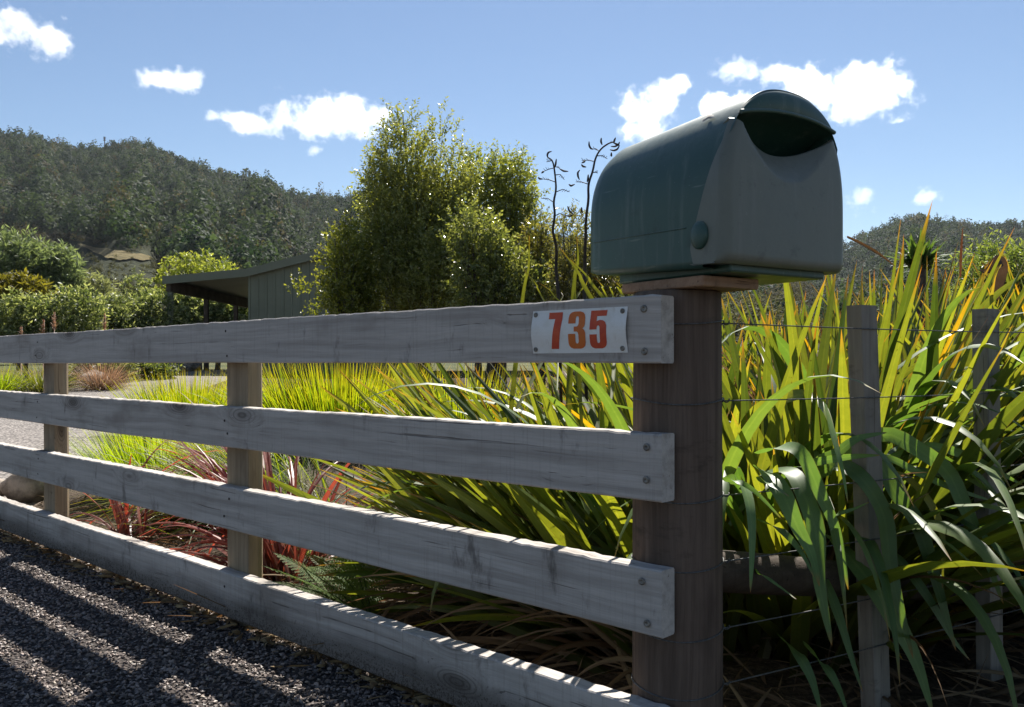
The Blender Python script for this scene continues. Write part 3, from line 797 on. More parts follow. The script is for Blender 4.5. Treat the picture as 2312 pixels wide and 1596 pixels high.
flax('tangled rear flax clump far behind the second batten', (2.3, 4.4), 220, (0.8, 1.2), 0.25, dead=0.8, lean=(0.1, 0.9), group=GF)
flax('tangled rear flax clump far behind the first batten', (1.45, 4.7), 220, (0.8, 1.2), 0.25, dead=0.8, lean=(0.1, 0.9), group=GF)
flax('tangled rear flax clump just right of the mailbox block, farthest back', (0.95, 4.9), 220, (0.75, 1.1), 0.25, dead=0.8, lean=(0.1, 0.9), group=GF)
flax('green flax clump at the right picture edge beyond the last wires', (2.15, 3.2), 260, (0.8, 1.2), 0.2, az0=2.6, azs=1.3, dead=0.4, lean=(0.1, 0.95), group=GF)

# leaves hanging forward over the wires: each follows its own curve
def strap(m, pts, width, col, tip, n=26, fold=0.22, roll=0.0):
    pts = np.asarray(pts, float)
    t = np.concatenate([[0], np.cumsum(np.linalg.norm(np.diff(pts, axis=0), axis=1))]); t /= t[-1]
    ti = np.linspace(0, 1, n)
    # Catmull-Rom through the points
    def cr(x):
        i = min(max(np.searchsorted(t, x) - 1, 0), len(pts) - 2); u = (x - t[i]) / (t[i + 1] - t[i] + 1e-9)
        p0, p1, p2, p3 = pts[max(i - 1, 0)], pts[i], pts[i + 1], pts[min(i + 2, len(pts) - 1)]
        return 0.5 * ((2 * p1) + (-p0 + p2) * u + (2 * p0 - 5 * p1 + 4 * p2 - p3) * u * u + (-p0 + 3 * p1 - 3 * p2 + p3) * u ** 3)
    Cn = np.array([cr(x) for x in ti]); T = np.gradient(Cn, axis=0); T /= np.linalg.norm(T, axis=1)[:, None]
    S = np.cross(T, np.array([0.12, -1.0, 0.35])); S /= np.linalg.norm(S, axis=1)[:, None]
    N = np.cross(S, T)
    S2 = S * math.cos(roll) + N * math.sin(roll); N2 = np.cross(S2, T)
    w = width * 0.62 * np.minimum(1, 0.7 + 0.3 * ti / 0.25) * np.clip((1 - ti) / 0.45, 0, 1) ** 0.7
    V = np.stack([Cn - S2 * w[:, None], Cn - N2 * (w * fold)[:, None], Cn + S2 * w[:, None]], 1)
    tf = smooth((ti - 0.93) / 0.07)[:, None]
    cc = np.array(col) * (1 - tf) + np.array(tip) * tf
    c3 = np.repeat(cc[:, None], 3, 1); c3 = np.concatenate([c3, np.broadcast_to(np.array([0.0, 1.0, 0.0])[None, :, None], c3.shape[:2] + (1,))], -1)
    m.grid(V, col=c3.reshape(-1, 4))
def z5(x, y, Y): return W(1589 + 0.4079 * x, 945 + 0.4079 * y, Y)
hang = thing('flax_plant', 'drooping blue green flax leaves arching forward over the wires', 'flax plant', (0.75, 1.95, 0.0), group=GF)
HL = [
 ([(300,190),(430,150),(540,190),(640,400),(740,640),(800,950)], 62, 1.78, 1.50),
 ([(330,300),(480,290),(570,450),(625,640),(640,900),(710,1260)], 84, 1.80, 1.46),
 ([(600,330),(740,255),(880,330),(1000,530),(1035,800),(1080,1020),(1160,1330)], 84, 1.85, 1.45),
 ([(760,260),(940,205),(1060,400),(1180,570),(1260,800),(1330,1050),(1395,1285)], 78, 1.9, 1.48),
 ([(760,180),(1000,85),(1180,165),(1350,290),(1430,450),(1530,680),(1660,1030)], 76, 2.0, 1.55),
 ([(900,300),(1090,310),(1220,420),(1300,560),(1325,700),(1320,945)], 42, 1.95, 1.62),
 ([(1000,230),(1200,160),(1330,165),(1500,225),(1640,300),(1770,370)], 40, 2.05, 1.75),
 ([(880,210),(1030,220),(1200,305),(1380,385),(1595,455)], 36, 2.0, 1.8),
 ([(300,270),(360,300),(440,420),(520,600),(600,760),(640,930)], 84, 1.82, 1.62),
 ([(700,640),(830,780),(960,950),(1080,1150),(1180,1350),(1270,1640)], 98, 1.8, 1.45),
 ([(600,740),(690,930),(760,1130),(820,1330),(880,1515)], 56, 1.7, 1.5),
 ([(130,340),(205,345),(250,450),(268,640),(258,965)], 60, 1.72, 1.55),
 ([(110,340),(170,340),(280,400),(440,565)], 34, 1.7, 1.55),
 ([(960,650),(1060,750),(1180,900),(1280,1050),(1380,1220),(1475,1340)], 54, 1.85, 1.55),
 ([(670,-90),(700,20),(735,160),(770,300),(798,470)], 42, 1.9, 1.62),
 ([(560,290),(650,225),(740,185),(850,110),(1015,76)], 44, 2.0, 1.8),
 ([(480,275),(620,240),(800,212),(980,202)], 36, 2.0, 1.85),
 ([(640,545),(740,525),(830,500),(920,460)], 24, 1.9, 1.75),
 ([(240,820),(320,860),(420,930),(520,1005)], 26, 1.6, 1.5),
 ([(300,340),(340,345),(400,380),(475,432)], 44, 1.75, 1.65),
 ([(420,1200),(520,1300),(600,1450),(650,1640)], 60, 1.62, 1.5),
 ([(560,1250),(660,1350),(740,1480),(800,1640)], 60, 1.7, 1.5),
 ([(1100,260),(1300,300),(1500,300),(1660,470)], 40, 2.1, 1.8),
 ([(300,560),(420,610),(540,740),(610,880)], 40, 1.8, 1.6),
]
m = MB()
for i, (pts, wpx, y0, y1) in enumerate(HL):
    k = np.linspace(0, 1, len(pts)); Yf = np.array([fence_pt(1589 + 0.4079 * x)[1] for x, y in pts]); Ys = Yf + np.interp(k, [0, 0.18, 0.35, 1], [0.16, 0.03, -0.05, -0.16]) * (1 if y1 < 1.7 else 0.6)
    p3 = np.array([z5(x, y, Y) for (x, y), Y in zip(pts, Ys)])
    Wd = wpx * 0.4079 / F * Ys.mean()
    col = np.array((0.11, 0.18, 0.065)) * U(0.8, 1.25)
    if i == 5: col = np.array((0.22, 0.2, 0.02))
    strap(m, p3, Wd, col, (0.32, 0.13, 0.03), roll=U(-0.3, 0.3))
m.build('foliage', M['flax_blue'], hang, smooth=True)
# long fresh blades on the right, above the drooping ones
m = MB()
def z4(x, y, Y): return W(1589 + 0.35 * x, 429.5 + 0.35 * y, Y)
for pts, wpx, y0, y1 in [([(1300,1700),(1640,1480),(1860,1340),(2120,1190)], 60, 1.95, 2.2), ([(1340,1760),(1680,1560),(1900,1450),(2140,1330)], 60, 1.95, 2.25), ([(230,1560),(330,1430),(480,1350),(650,1318),(760,1390),(810,1480),(845,1600)], 62, 2.05, 1.7),
    ([(1100,1400),(1300,1180),(1560,1040),(1800,950),(2010,875)], 34, 2.1, 2.2), ([(1200,1480),(1440,1300),(1620,1230),(1760,1260),(1950,1310)], 30, 2.1, 2.0), ([(1340,1440),(1600,1130),(1800,760),(2090,520)], 52, 2.3, 2.3)]:
    k = np.linspace(0, 1, len(pts)); p3 = np.array([z4(x, y, y0 + (y1 - y0) * q) for (x, y), q in zip(pts, k)])
    strap(m, p3, wpx * 0.35 / F * y0, lerpc(FLAX_A, FLAX_B, 1)[0], (0.3, 0.14, 0.03))
m.build('long_leaves', M['flax'], hang, smooth=True)

# sword leaves standing over the top rail
def z6q(x, y, Y): return W((1350 + x / 3.1925) * 0.85916, (350 + y / 3.1925) * 0.85916, Y)
m = MB()
for tipq, botq, wpx, Y in [((130,848),(72,1410),34,2.5),((75,1135),(265,1415),26,2.45),((205,1250),(385,1410),22,2.4),((385,958),(655,1390),50,2.35),((440,1030),(745,1370),38,2.5),((528,860),(505,1290),44,2.6),((500,990),(512,1300),30,2.65),((675,1208),(785,1380),30,2.35),((818,1215),(915,1370),70,2.55),((632,1188),(535,1365),26,2.6),((772,1215),(835,1375),44,2.5),((395,1330),(390,1420),12,2.4),((905,1240),(890,1380),24,2.6),((1000,1330),(930,1390),22,2.5)]:
    a, b_ = z6q(*tipq, Y), z6q(*botq, Y - 0.06); e = b_ + (b_ - a) / np.linalg.norm(b_ - a) * 0.45; e[1] -= 0.06
    mid = (a + b_) / 2 + np.array([0.008, 0, 0])
    strap(m, [e, b_, mid, a], wpx * 0.2691 / F * Y * 0.9, lerpc((0.12, 0.15, 0.02), (0.17, 0.20, 0.03), 1)[0], (0.30, 0.12, 0.02), roll=U(-0.3, 0.3))
top_root = LASTFLAX['flax clump rising above the top rail beside the number plate']
o = m.build('tall_leaves', M['flax'], top_root, smooth=True); o.matrix_parent_inverse = Matrix.Translation(-Vector(top_root.location))

# dead bent flax leaf and dry stalks above the right clump
m = MB()
strap(m, [z4(925, 300, 2.6), z4(1010, 340, 2.62), z4(1130, 410, 2.66), z4(1240, 495, 2.7)], 0.009, (0.13, 0.075, 0.03), (0.2, 0.14, 0.08))
strap(m, [z4(1880, 700, 2.9), z4(1920, 560, 2.9), z4(1935, 470, 2.88), z4(1900, 450, 2.85), z4(1830, 520, 2.83), z4(1770, 515, 2.8)], 0.028, (0.07, 0.05, 0.035), (0.1, 0.07, 0.05))
strap(m, [z4(1655, 560, 2.8), z4(1660, 400, 2.8), z4(1672, 235, 2.8)], 0.007, (0.14, 0.06, 0.03), (0.1, 0.05, 0.03))
dl = tag(m.build('dead_leaves', M['dead']), None); dl.parent = hang; dl.matrix_parent_inverse = Matrix.Translation(-Vector(hang.location))
for ch in hang.children:
    ch.matrix_parent_inverse = Matrix.Translation(-Vector(hang.location))

# flax flower stalks with curved seed pods, standing clear against the sky
def z6p(x, y, Y): return W((1350 + x / 3.1925) * 0.85916, (350 + y / 3.1925) * 0.85916, Y)
def stalk(label, main, pods, twigs, Y):
    b = z6p(main[0][0], main[0][1], Y)
    root = thing('flower_stalk', label, 'flower stalk', (b[0], b[1], float(g(b[0], b[1]))), group='dry flax flower stalks')
    inv = -np.array(root.location)
    m = MB(); P = np.array([z6p(x, y, Y + 0.02 * math.sin(i)) for i, (x, y) in enumerate(main)]) + inv
    P = np.vstack([[P[0][0] + 0.02, P[0][1], 0.0], P])
    t = np.linspace(0, 1, len(P)); ti = np.linspace(0, 1, 60)
    Q = np.stack([np.interp(ti, t, P[:, k]) for k in range(3)], -1)
    ker = np.ones(5) / 5; Qs = Q.copy()
    for k in range(3): Qs[2:-2, k] = np.convolve(Q[:, k], ker, 'valid')
    m.tube(Qs, np.linspace(0.0062, 0.0022, 60), 7); m.build('stem', M['stalk'], root, smooth=True)
    for tw in twigs:
        m = MB()
        m.tube(np.array([z6p(x, y, Y + 0.01 * i) for i, (x, y) in enumerate(tw)]) + inv, np.linspace(0.0018, 0.001, len(tw)), 5)
        (x0, y0), (x1, y1) = tw[0], tw[-1]
        for f in (0.4, 0.6, 0.8):
            xx, yy = x0 + (x1 - x0) * f, y0 + (y1 - y0) * f
            m.tube(np.array([z6p(xx, yy, Y), z6p(xx + (x1 - x0) * .2 + U(-4, 4), yy - U(10, 26), Y)]) + inv, [0.0009, 0.0006], 4)
        m.build('twig', M['stalk'], root)
    for pd in pods:
        m = MB(); p = np.array([z6p(x, y, Y + 0.005 * i) for i, (x, y) in enumerate(pd)]) + inv
        t = np.linspace(0, 1, len(p)); ti = np.linspace(0, 1, 14); q = np.stack([np.interp(ti, t, p[:, k]) for k in range(3)], -1)
        for k in range(3): q[1:-1, k] = (q[:-2, k] + q[1:-1, k] + q[2:, k]) / 3
        m.tube(q, 0.0028 * np.sin(np.linspace(0.25, 2.9, 14)) + 0.0006, 7); m.build('seed_pod', M['stalk'], root, smooth=True)
    return root
stalk('dark dry flax flower stalk with few curved pods, nearer the trees', [(378,1400),(365,1250),(350,1100),(365,980),(335,860),(325,800),(350,680),(330,580),(358,480),(350,380),(340,290),(325,225),(290,205)],
      [[(318,152),(290,160),(280,185),(290,212)], [(358,215),(352,260),(345,288)], [(458,320),(420,318),(385,298)], [(207,368),(215,382),(245,384)], [(232,335),(245,325),(256,318)], [(452,612),(465,650),(500,680)], [(500,684),(470,696),(430,690)]],
      [[(340,290),(300,300),(250,320)], [(350,410),(300,390),(245,384)], [(352,350),(390,345),(425,390)], [(362,490),(410,470),(468,492)], [(328,575),(285,545),(230,545)], [(350,690),(390,672),(440,690)], [(345,280),(370,285),(390,300)], [(325,225),(300,235),(275,240)]], 3.0)
stalk('dark dry flax flower stalk with many curved pods beside the mailbox', [(590,1400),(592,1250),(596,1100),(602,900),(605,700),(630,560),(622,430),(665,320),(680,220),(720,140),(790,85),(850,70)],
      [[(632,68),(632,100),(645,128),(668,134)], [(735,38),(732,70),(742,98)], [(855,36),(845,60),(835,78)], [(888,72),(880,95),(850,112),(815,110)], [(888,100),(870,135),(840,146),(808,138)], [(555,308),(536,330),(540,365),(552,390)], [(462,428),(480,442),(512,428)], [(570,250),(590,240),(600,232)], [(568,262),(580,278),(608,284)], [(625,345),(624,380),(616,412)], [(820,160),(818,185),(822,195)], [(570,620),(570,650),(580,670)], [(835,80),(865,92),(888,104)]],
      [[(668,235),(630,225),(570,228)], [(618,425),(570,408),(520,408)], [(705,190),(745,188),(785,215)], [(715,150),(690,130),(668,132)], [(740,125),(780,100),(820,75)], [(665,330),(690,325),(705,335)], [(605,720),(575,700),(560,660)]], 2.9)

# ------------------------------------------------------------------ tussocks
def tussock(label, base, n, L, spread, lean=(0.0, 0.7), c0=(0.08, 0.15, 0.012), c1=(0.23, 0.26, 0.015), width=(0.004, 0.008), bend=(0.1, 0.6), az0=None, azs=0.6, group='grass tussocks behind the fence', name='grass_tussock', tipc=((0.24, 0.17, 0.02), (0.32, 0.25, 0.03)), mat='grass', tipfrac=0.22, cat='grass tussock'):
    root = thing(name, label, cat, (base[0], base[1], float(g(*base))), group=group)
    m = MB(); az = U(0, 2 * np.pi, n) if az0 is None else az0 + rng.normal(0, azs, n)
    r = spread * np.sqrt(U(0, 1, n)); b = np.stack([np.cos(az) * r, np.sin(az) * r, np.full(n, -0.01)], -1)
    if az0 is not None: b[:, :2] = rng.normal(0, spread * 0.6, (n, 2))
    le = U(*lean, n)
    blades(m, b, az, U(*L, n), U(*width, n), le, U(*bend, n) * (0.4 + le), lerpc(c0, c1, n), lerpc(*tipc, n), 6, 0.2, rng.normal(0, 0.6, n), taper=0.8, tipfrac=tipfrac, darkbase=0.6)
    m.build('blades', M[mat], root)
    return root
tussock('big yellow green grass tussock right of the middle post', (-1.25, 6.6), 3200, (0.45, 0.80), 0.6, width=(0.006, 0.011))
tussock('yellow green tussock left of the middle post on drive edge', (-2.75, 7.6), 2000, (0.35, 0.62), 0.4, lean=(0, 0.8), width=(0.006, 0.011))
tussock('yellow tinted tussock behind the flax, farther right', (-0.35, 6.3), 1800, (0.4, 0.72), 0.5, width=(0.006, 0.011))
tussock('low bright green tussock beside the gravel between middle rails', (-1.72, 4.35), 1800, (0.3, 0.5), 0.22, lean=(0.05, 1.0), c0=(0.08, 0.16, 0.012), c1=(0.20, 0.26, 0.015), tipc=((0.2, 0.24, 0.03), (0.35, 0.33, 0.05)))
tussock('dark green grass clump combed over to the left by the middle post', (-1.05, 3.75), 1900, (0.4, 0.65), 0.2, lean=(0.4, 1.2), az0=math.pi, azs=0.7, c0=(0.05, 0.10, 0.015), c1=(0.14, 0.17, 0.02), bend=(0.4, 1.2), tipc=((0.25, 0.22, 0.06), (0.4, 0.3, 0.06)))
tussock('round bright green tussock at the far left of the drive', (-7.3, 12.6), 500, (0.35, 0.55), 0.25, lean=(0, 1.0), c0=(0.10, 0.17, 0.012), c1=(0.2, 0.25, 0.015), width=(0.006, 0.012))
tussock('buff dry grass clump beside the left post', (-6.2, 13.4), 500, (0.4, 0.65), 0.2, lean=(0.1, 1.1), c0=(0.30, 0.20, 0.13), c1=(0.45, 0.33, 0.24), width=(0.006, 0.012), bend=(0.5, 1.6), tipc=((0.4, 0.3, 0.2), (0.5, 0.38, 0.28)), mat='dead')
tussock('dark grass clump left of the buff grass', (-6.85, 13.0), 500, (0.4, 0.62), 0.28, lean=(0.1, 1.1), c0=(0.05, 0.07, 0.02), c1=(0.12, 0.13, 0.04), width=(0.006, 0.012), bend=(0.5, 1.4))

# red flax
GR = 'red flax behind the lower rails'
for lab, b, n_, L, az0, azs in [('red flax clump fanning left behind the middle post', (-0.72, 2.70), 130, (0.4, 0.78), math.pi * 0.80, 0.6),
                                ('dull pink flax clump behind the left lower rails', (-1.42, 3.25), 40, (0.35, 0.6), math.pi * 0.75, 1.2),
                                ('upright dark red flax clump right of the middle post', (-0.66, 2.72), 20, (0.35, 0.58), 1.0, 0.7)]:
    root = thing('red_flax', lab, 'flax plant', (b[0], b[1], 0.0), group=GR)
    az = az0 + rng.normal(0, azs, n_); le = U(0.2, 1.1, n_)
    bb_ = np.stack([rng.normal(0, 0.035, n_), rng.normal(0, 0.035, n_), np.full(n_, -0.01)], -1)
    m = MB(); blades(m, bb_, az, U(*L, n_), U(0.011, 0.019, n_), le, U(0.8, 2.2, n_) * (0.35 + le), lerpc((0.13, 0.030, 0.020), (0.29, 0.10, 0.072), n_), lerpc((0.2, 0.05, 0.03), (0.3, 0.12, 0.08), n_), 12, 0.35, rng.normal(0, 0.6, n_), cull=b)
    m.build('foliage', M['flaxred'], root)

# ------------------------------------------------------------------ ferns
def fern(label, base, fronds, c0, c1, group='ferns between the rails'):
    root = thing('fern', label, 'fern', (base[0], base[1], float(g(*base))), group=group)
    m = MB()
    for az, L, lean, bend in fronds:
        ns = 26; s = np.linspace(0, 1, ns)
        ln = lean + bend * s ** 1.5; ds = L / (ns - 1)
        x = np.concatenate([[0], np.cumsum(np.sin(ln[1:]) * ds)]); z = np.concatenate([[0], np.cumsum(np.cos(ln[1:]) * ds)])
        dirv = np.array([math.cos(az), math.sin(az), 0]); side = np.array([-math.sin(az), math.cos(az), 0])
        P = x[:, None] * dirv + z[:, None] * np.array([0, 0, 1])
        m.tube(P, np.linspace(0.002, 0.0006, ns), 4, col=np.array(c0) * 0.7, cap=False)
        T = np.gradient(P, axis=0); T /= np.linalg.norm(T, axis=1)[:, None]
        pl = L * 0.24 * np.sin(np.pi * np.clip(s * 0.92 + 0.1, 0, 1)) ** 0.8
        bases, azs_, dirs, lens = [], [], [], []
        for k in range(3, ns):
            for sg in (-1, 1):
                dv = side * sg * 0.9 + T[k] * 0.45 + np.array([0, 0, -0.12]); dv /= np.linalg.norm(dv)
                nv = np.cross(dv, T[k]); nv /= np.linalg.norm(nv); pw = np.cross(nv, dv)
                npin = 9
                col = np.array(c0) + (np.array(c1) - np.array(c0)) * U(0, 1)
                # pinna: toothed blade built of small leaflets
                for q in range(npin):
                    f = q / npin; c = P[k] + dv * pl[k] * f; hl = L / (ns - 1) * 0.62 * (1 - f * 0.85) + 0.0004; w = pl[k] / npin * 0.30
                    for sg2 in (-1, 1):
                        tipp = c + pw * sg2 * hl + dv * hl * 0.5
                        m.add([c - dv * w, c + dv * w, tipp + dv * w * .5, tipp - dv * w * .5], quads=[(0, 1, 2, 3)], col=col * U(0.85, 1.15))
    m.build('fronds', M['fern'], root)
    return root
def fr(n, L, lean=(0.5, 1.0), bend=(0.3, 0.9), az=None, azs=0.8):
    return [(U(0, 6.28) if az is None else az + rng.normal(0, azs), U(*L), U(*lean), U(*bend)) for _ in range(n)]
fern('pale fern in the middle gap beside the flax leaves', (-0.40, 2.95), fr(11, (0.3, 0.5)), (0.12, 0.18, 0.05), (0.22, 0.28, 0.10))
fern('low bronze green fern right of the middle post', (-0.72, 3.2), fr(12, (0.3, 0.45)), (0.12, 0.10, 0.02), (0.20, 0.19, 0.03))
fern('bright green fern behind the lowest gap', (-0.36, 2.28), fr(10, (0.24, 0.38), az=math.pi * 1.15, azs=0.9), (0.07, 0.13, 0.03), (0.15, 0.22, 0.06))
fern('small pale fern by the red flax', (-0.66, 2.95), fr(5, (0.25, 0.36), az=math.pi * 1.2), (0.15, 0.2, 0.07), (0.22, 0.27, 0.11))
fern('yellowish fern under the top rail by the tussock', (0.0, 3.6), fr(12, (0.4, 0.7), lean=(0.3, 0.8)), (0.16, 0.19, 0.04), (0.26, 0.28, 0.07))

# ------------------------------------------------------------------ dry litter, uncountable
n = 2600
m = MB()
lx = np.concatenate([U(-2.2, 0.3, 1300), U(0.35, 2.2, 1300)]); ly = np.concatenate([U(1.5, 4.2, 1300), U(1.45, 3.0, 1300)])
ok = (lx * nrm[0] + ly * nrm[1] > D0 + 0.05); lx, ly = lx[ok], ly[ok]; n = len(lx)
b = np.stack([lx, ly, g(lx, ly) + U(0.003, 0.02, n)], -1)
blades(m, b, U(0, 6.28, n), U(0.05, 0.3, n), U(0.003, 0.012, n), U(1.2, 1.5, n), U(0.0, 0.3, n), lerpc((0.08, 0.05, 0.03), (0.30, 0.22, 0.14), n), lerpc((0.08, 0.05, 0.03), (0.3, 0.22, 0.14), n), 5, 0.4, rng.normal(0, 1, n))
# along the foot of the boards, on the road edge
n = 420; a_ = U(-0.1, 3.2, n); bb = np.abs(rng.normal(0, 0.03, n)) - 0.02
p = P0 + a_[:, None] * d - bb[:, None] * nrm; p[:, 2] = U(0.006, 0.016, n)
blades(m, p, U(0, 6.28, n), U(0.015, 0.06, n), U(0.006, 0.016, n), U(1.2, 1.6, n), U(-0.2, 0.3, n), lerpc((0.16, 0.10, 0.05), (0.40, 0.28, 0.14), n), lerpc((0.2, 0.1, 0.04), (0.4, 0.3, 0.16), n), 4, 0.5, rng.normal(0, 0.8, n))
tag(m.build('leaf_litter', M['dead']), kind='stuff', label='dry brown leaf litter under the plants and along the fence foot', cat='leaf litter')

# ------------------------------------------------------------------ boulders and rock edging
def rock(label, c, r, seed, group, name='rock', flat=0.75):
    rr = np.random.default_rng(seed)
    bm = bmesh.new(); bmesh.ops.create_icosphere(bm, subdivisions=3, radius=1)
    ph = rr.uniform(0, 6, 9); sc = rr.uniform(0.8, 1.25, 3)
    pl = rr.normal(size=(7, 3)); pl /= np.linalg.norm(pl, axis=1)[:, None]; off = rr.uniform(0.62, 0.9, 7)
    ang = name == 'rock'
    for v in bm.verts:
        p = np.array(v.co)
        if ang:
            for k in range(7):
                e = p @ pl[k] - off[k]
                if e > 0: p = p - pl[k] * e
        p = p * (1 + 0.08 * math.sin(3 * p[0] + ph[0]) * math.sin(3 * p[1] + ph[1]) + 0.05 * math.sin(6 * p[2] + ph[2] + 3 * p[0])) * sc
        v.co = p * r * np.array([1, 1, flat])
    me = bpy.data.meshes.new(name); bm.to_mesh(me); bm.free(); me.materials.append(M['stone'])
    for f in me.polygons: f.use_smooth = not ang
    o = bpy.data.objects.new(name, me); C.objects.link(o); o.location = tuple(c); o.rotation_euler = (0, 0, rr.uniform(0, 6))
    return tag(o, label, 'rock', group)
rock('round river boulder touching the left fence post', (-2.30, 4.22, 0.075), 0.105, 1, 'boulders by the left post', 'boulder')
rock('smaller river boulder at the left picture edge', (-2.52, 4.28, 0.055), 0.085, 2, 'boulders by the left post', 'boulder')
rr = np.random.default_rng(8)
for i in range(46):
    f = rr.uniform(0, 1); px = 190 + 270 * f; Y = 14.0 + 9.0 * f + rr.normal(0, 0.25)
    q = gp(px + rr.normal(0, 6), Y); r = rr.uniform(0.09, 0.2)
    rock('rough brown rock in the low bank edging the gravel drive', q + np.array([0, 0, r * 0.35 + rr.uniform(0, 0.1)]), r, 50 + i, 'rocks edging the drive')

# ------------------------------------------------------------------ trees and shrubs
def leafcloud(m, base, tipdir, length, width, col, fold=0.25, face=None):
    """pointed leaves: two triangles with a crease"""
    n = len(base)
    ref = rng.normal(size=(n, 3)) if face is None else face; S = np.cross(tipdir, ref); S /= np.linalg.norm(S, axis=1)[:, None] + 1e-9
    N = np.cross(S, tipdir)
    mid = base + tipdir * (length * 0.5)[:, None]
    Lf = mid - S * (width * .5)[:, None] + N * (width * fold)[:, None]; Rt = mid + S * (width * .5)[:, None] + N * (width * fold)[:, None]
    V = np.stack([base, Rt, base + tipdir * length[:, None], Lf], 1)
    i = (np.arange(n) * 4)[:, None]
    T = np.concatenate([i + np.array([[0, 1, 2]]), i + np.array([[0, 2, 3]])])
    m.add(V.reshape(-1, 3), tris=T, col=np.repeat(col, 4, axis=0))
def in_blobs(blobs, n, shell=0.45):
    """random points through a union of ellipsoids (px, py, rx, rz, Y, depth) and the outward direction there"""
    v = np.array([b[2] * b[3] * b[2] for b in blobs], float); k = rng.choice(len(blobs), n, p=v / v.sum())
    dr = rng.normal(size=(n, 3)); dr /= np.linalg.norm(dr, axis=1)[:, None]
    r = U(0, 1, n) ** (shell)
    P = np.zeros((n, 3))
    for j, b in enumerate(blobs):
        s = k == j; c = W(b[0], b[1], b[4]); rad = np.array([b[2] / F * b[4], b[5], b[3] / F * b[4]])
        P[s] = c + dr[s] * r[s][:, None] * rad
    return P, dr
def tree(name, label, blobs, ntwig, per, leaf, twig, c0, c1, trunk_px=None, group=None, up=0.8, mat='leaf', cat='tree', stems=5, shell=0.4, tipc=None):
    b0 = blobs[0]; tx = trunk_px if trunk_px is not None else b0[0]
    Y = b0[4]; base = gp(tx, Y)
    root = thing(name, label, cat, tuple(base), group=group)
    m = MB(); P, dr = in_blobs(blobs, ntwig, shell)
    z0 = g(P[:, 0], P[:, 1]) + 0.02; P[:, 2] = np.maximum(P[:, 2], z0)
    td = dr * np.array([1, 1, 0.6]) * (1 - up) + np.array([0, 0, up]) + rng.normal(0, 0.3, (ntwig, 3)); td /= np.linalg.norm(td, axis=1)[:, None]
    tl = U(*twig, ntwig)
    tint = U(0, 1, ntwig)
    B = np.repeat(P, per, 0); D_ = np.repeat(td, per, 0); f = np.tile(np.linspace(0.05, 1, per), ntwig) + rng.normal(0, 0.03, ntwig * per)
    bp = B + D_ * (np.repeat(tl, per) * f)[:, None]
    ld = rng.normal(size=(len(bp), 3)); ld -= (ld * D_).sum(1)[:, None] * D_; ld /= np.linalg.norm(ld, axis=1)[:, None] + 1e-9
    ld = ld * 0.8 + D_ * 0.55; ld /= np.linalg.norm(ld, axis=1)[:, None]
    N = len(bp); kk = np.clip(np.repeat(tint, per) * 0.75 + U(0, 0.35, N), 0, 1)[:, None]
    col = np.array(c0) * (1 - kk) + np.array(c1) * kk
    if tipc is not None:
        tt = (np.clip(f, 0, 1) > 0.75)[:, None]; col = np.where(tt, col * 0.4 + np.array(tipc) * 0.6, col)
    ll = U(leaf[0] * .7, leaf[0] * 1.25, N)
    leafcloud(m, bp - base, ld, ll, ll * leaf[1], col)
    m.build('crown', M[mat], root)
    # trunk, limbs and the twigs that show through
    m = MB(); hgt = max(0.3, W(b0[0], b0[1], Y)[2] - base[2]); r0 = 0.018 + 0.012 * hgt
    for k in range(stems):
        j = rng.integers(len(blobs)); b = blobs[j]; tgt = W(b[0], b[1] - b[3] * 0.75, b[4]) - base + rng.normal(0, 1, 3) * np.array([b[2] / F * b[4] * .3, b[5] * .3, 0])
        mid = tgt * np.array([0.35, 0.35, 0.55]); tt = np.linspace(0, 1, 14)[:, None]
        q = (1 - tt) ** 2 * np.array([rng.normal(0, r0), rng.normal(0, r0), -0.05]) + 2 * tt * (1 - tt) * mid + tt ** 2 * tgt
        m.tube(q, np.linspace(r0, r0 * 0.05, 14), 7)
    sel = rng.choice(ntwig, min(ntwig, 160), replace=False)
    for k in sel:
        a = P[k] - base; c = a * np.array([0.75, 0.75, 0.8]); m.tube(np.array([c, a, a + td[k] * tl[k]]), [r0 * .09, r0 * .05, r0 * .02], 4, cap=False)
    m.build('trunk', M['bark'], root, smooth=True)
    return root
GT = 'garden trees behind the fence'
PA, PB = (0.085, 0.11, 0.035), (0.21, 0.23, 0.075)
tree('broadleaf_tree', 'tall glossy leaved tree with upright shoots, tallest in the garden', [
    (950,560,120,170,8.6,0.5),(905,460,85,150,8.6,0.4),(985,420,58,130,8.6,0.35),(900,340,42,75,8.6,0.2),(1000,300,24,60,8.6,0.14),(912,290,20,40,8.6,0.1),(860,480,45,110,8.5,0.3),(880,620,75,130,8.5,0.4),(1000,660,110,120,8.4,0.5),(1040,470,52,100,8.8,.3),(1055,580,50,120,8.8,.3),(1030,370,18,50,8.6,.14),(848,430,28,80,8.6,.2),(960,345,20,60,8.6,.12)],
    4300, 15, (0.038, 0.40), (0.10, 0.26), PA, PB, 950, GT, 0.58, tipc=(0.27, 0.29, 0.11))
tree('broadleaf_tree', 'rounded bushy tree on the right of the tallest tree', [
    (1130,470,82,110,9.3,0.45),(1080,410,45,65,9.3,0.25),(1165,430,45,75,9.3,0.25),(1150,580,70,120,9.3,0.4),(1110,690,80,120,9.3,0.4)],
    2300, 14, (0.038, 0.45), (0.10, 0.22), (0.075, 0.105, 0.03), (0.19, 0.22, 0.06), 1130, GT, 0.6, tipc=(0.27, 0.29, 0.09))
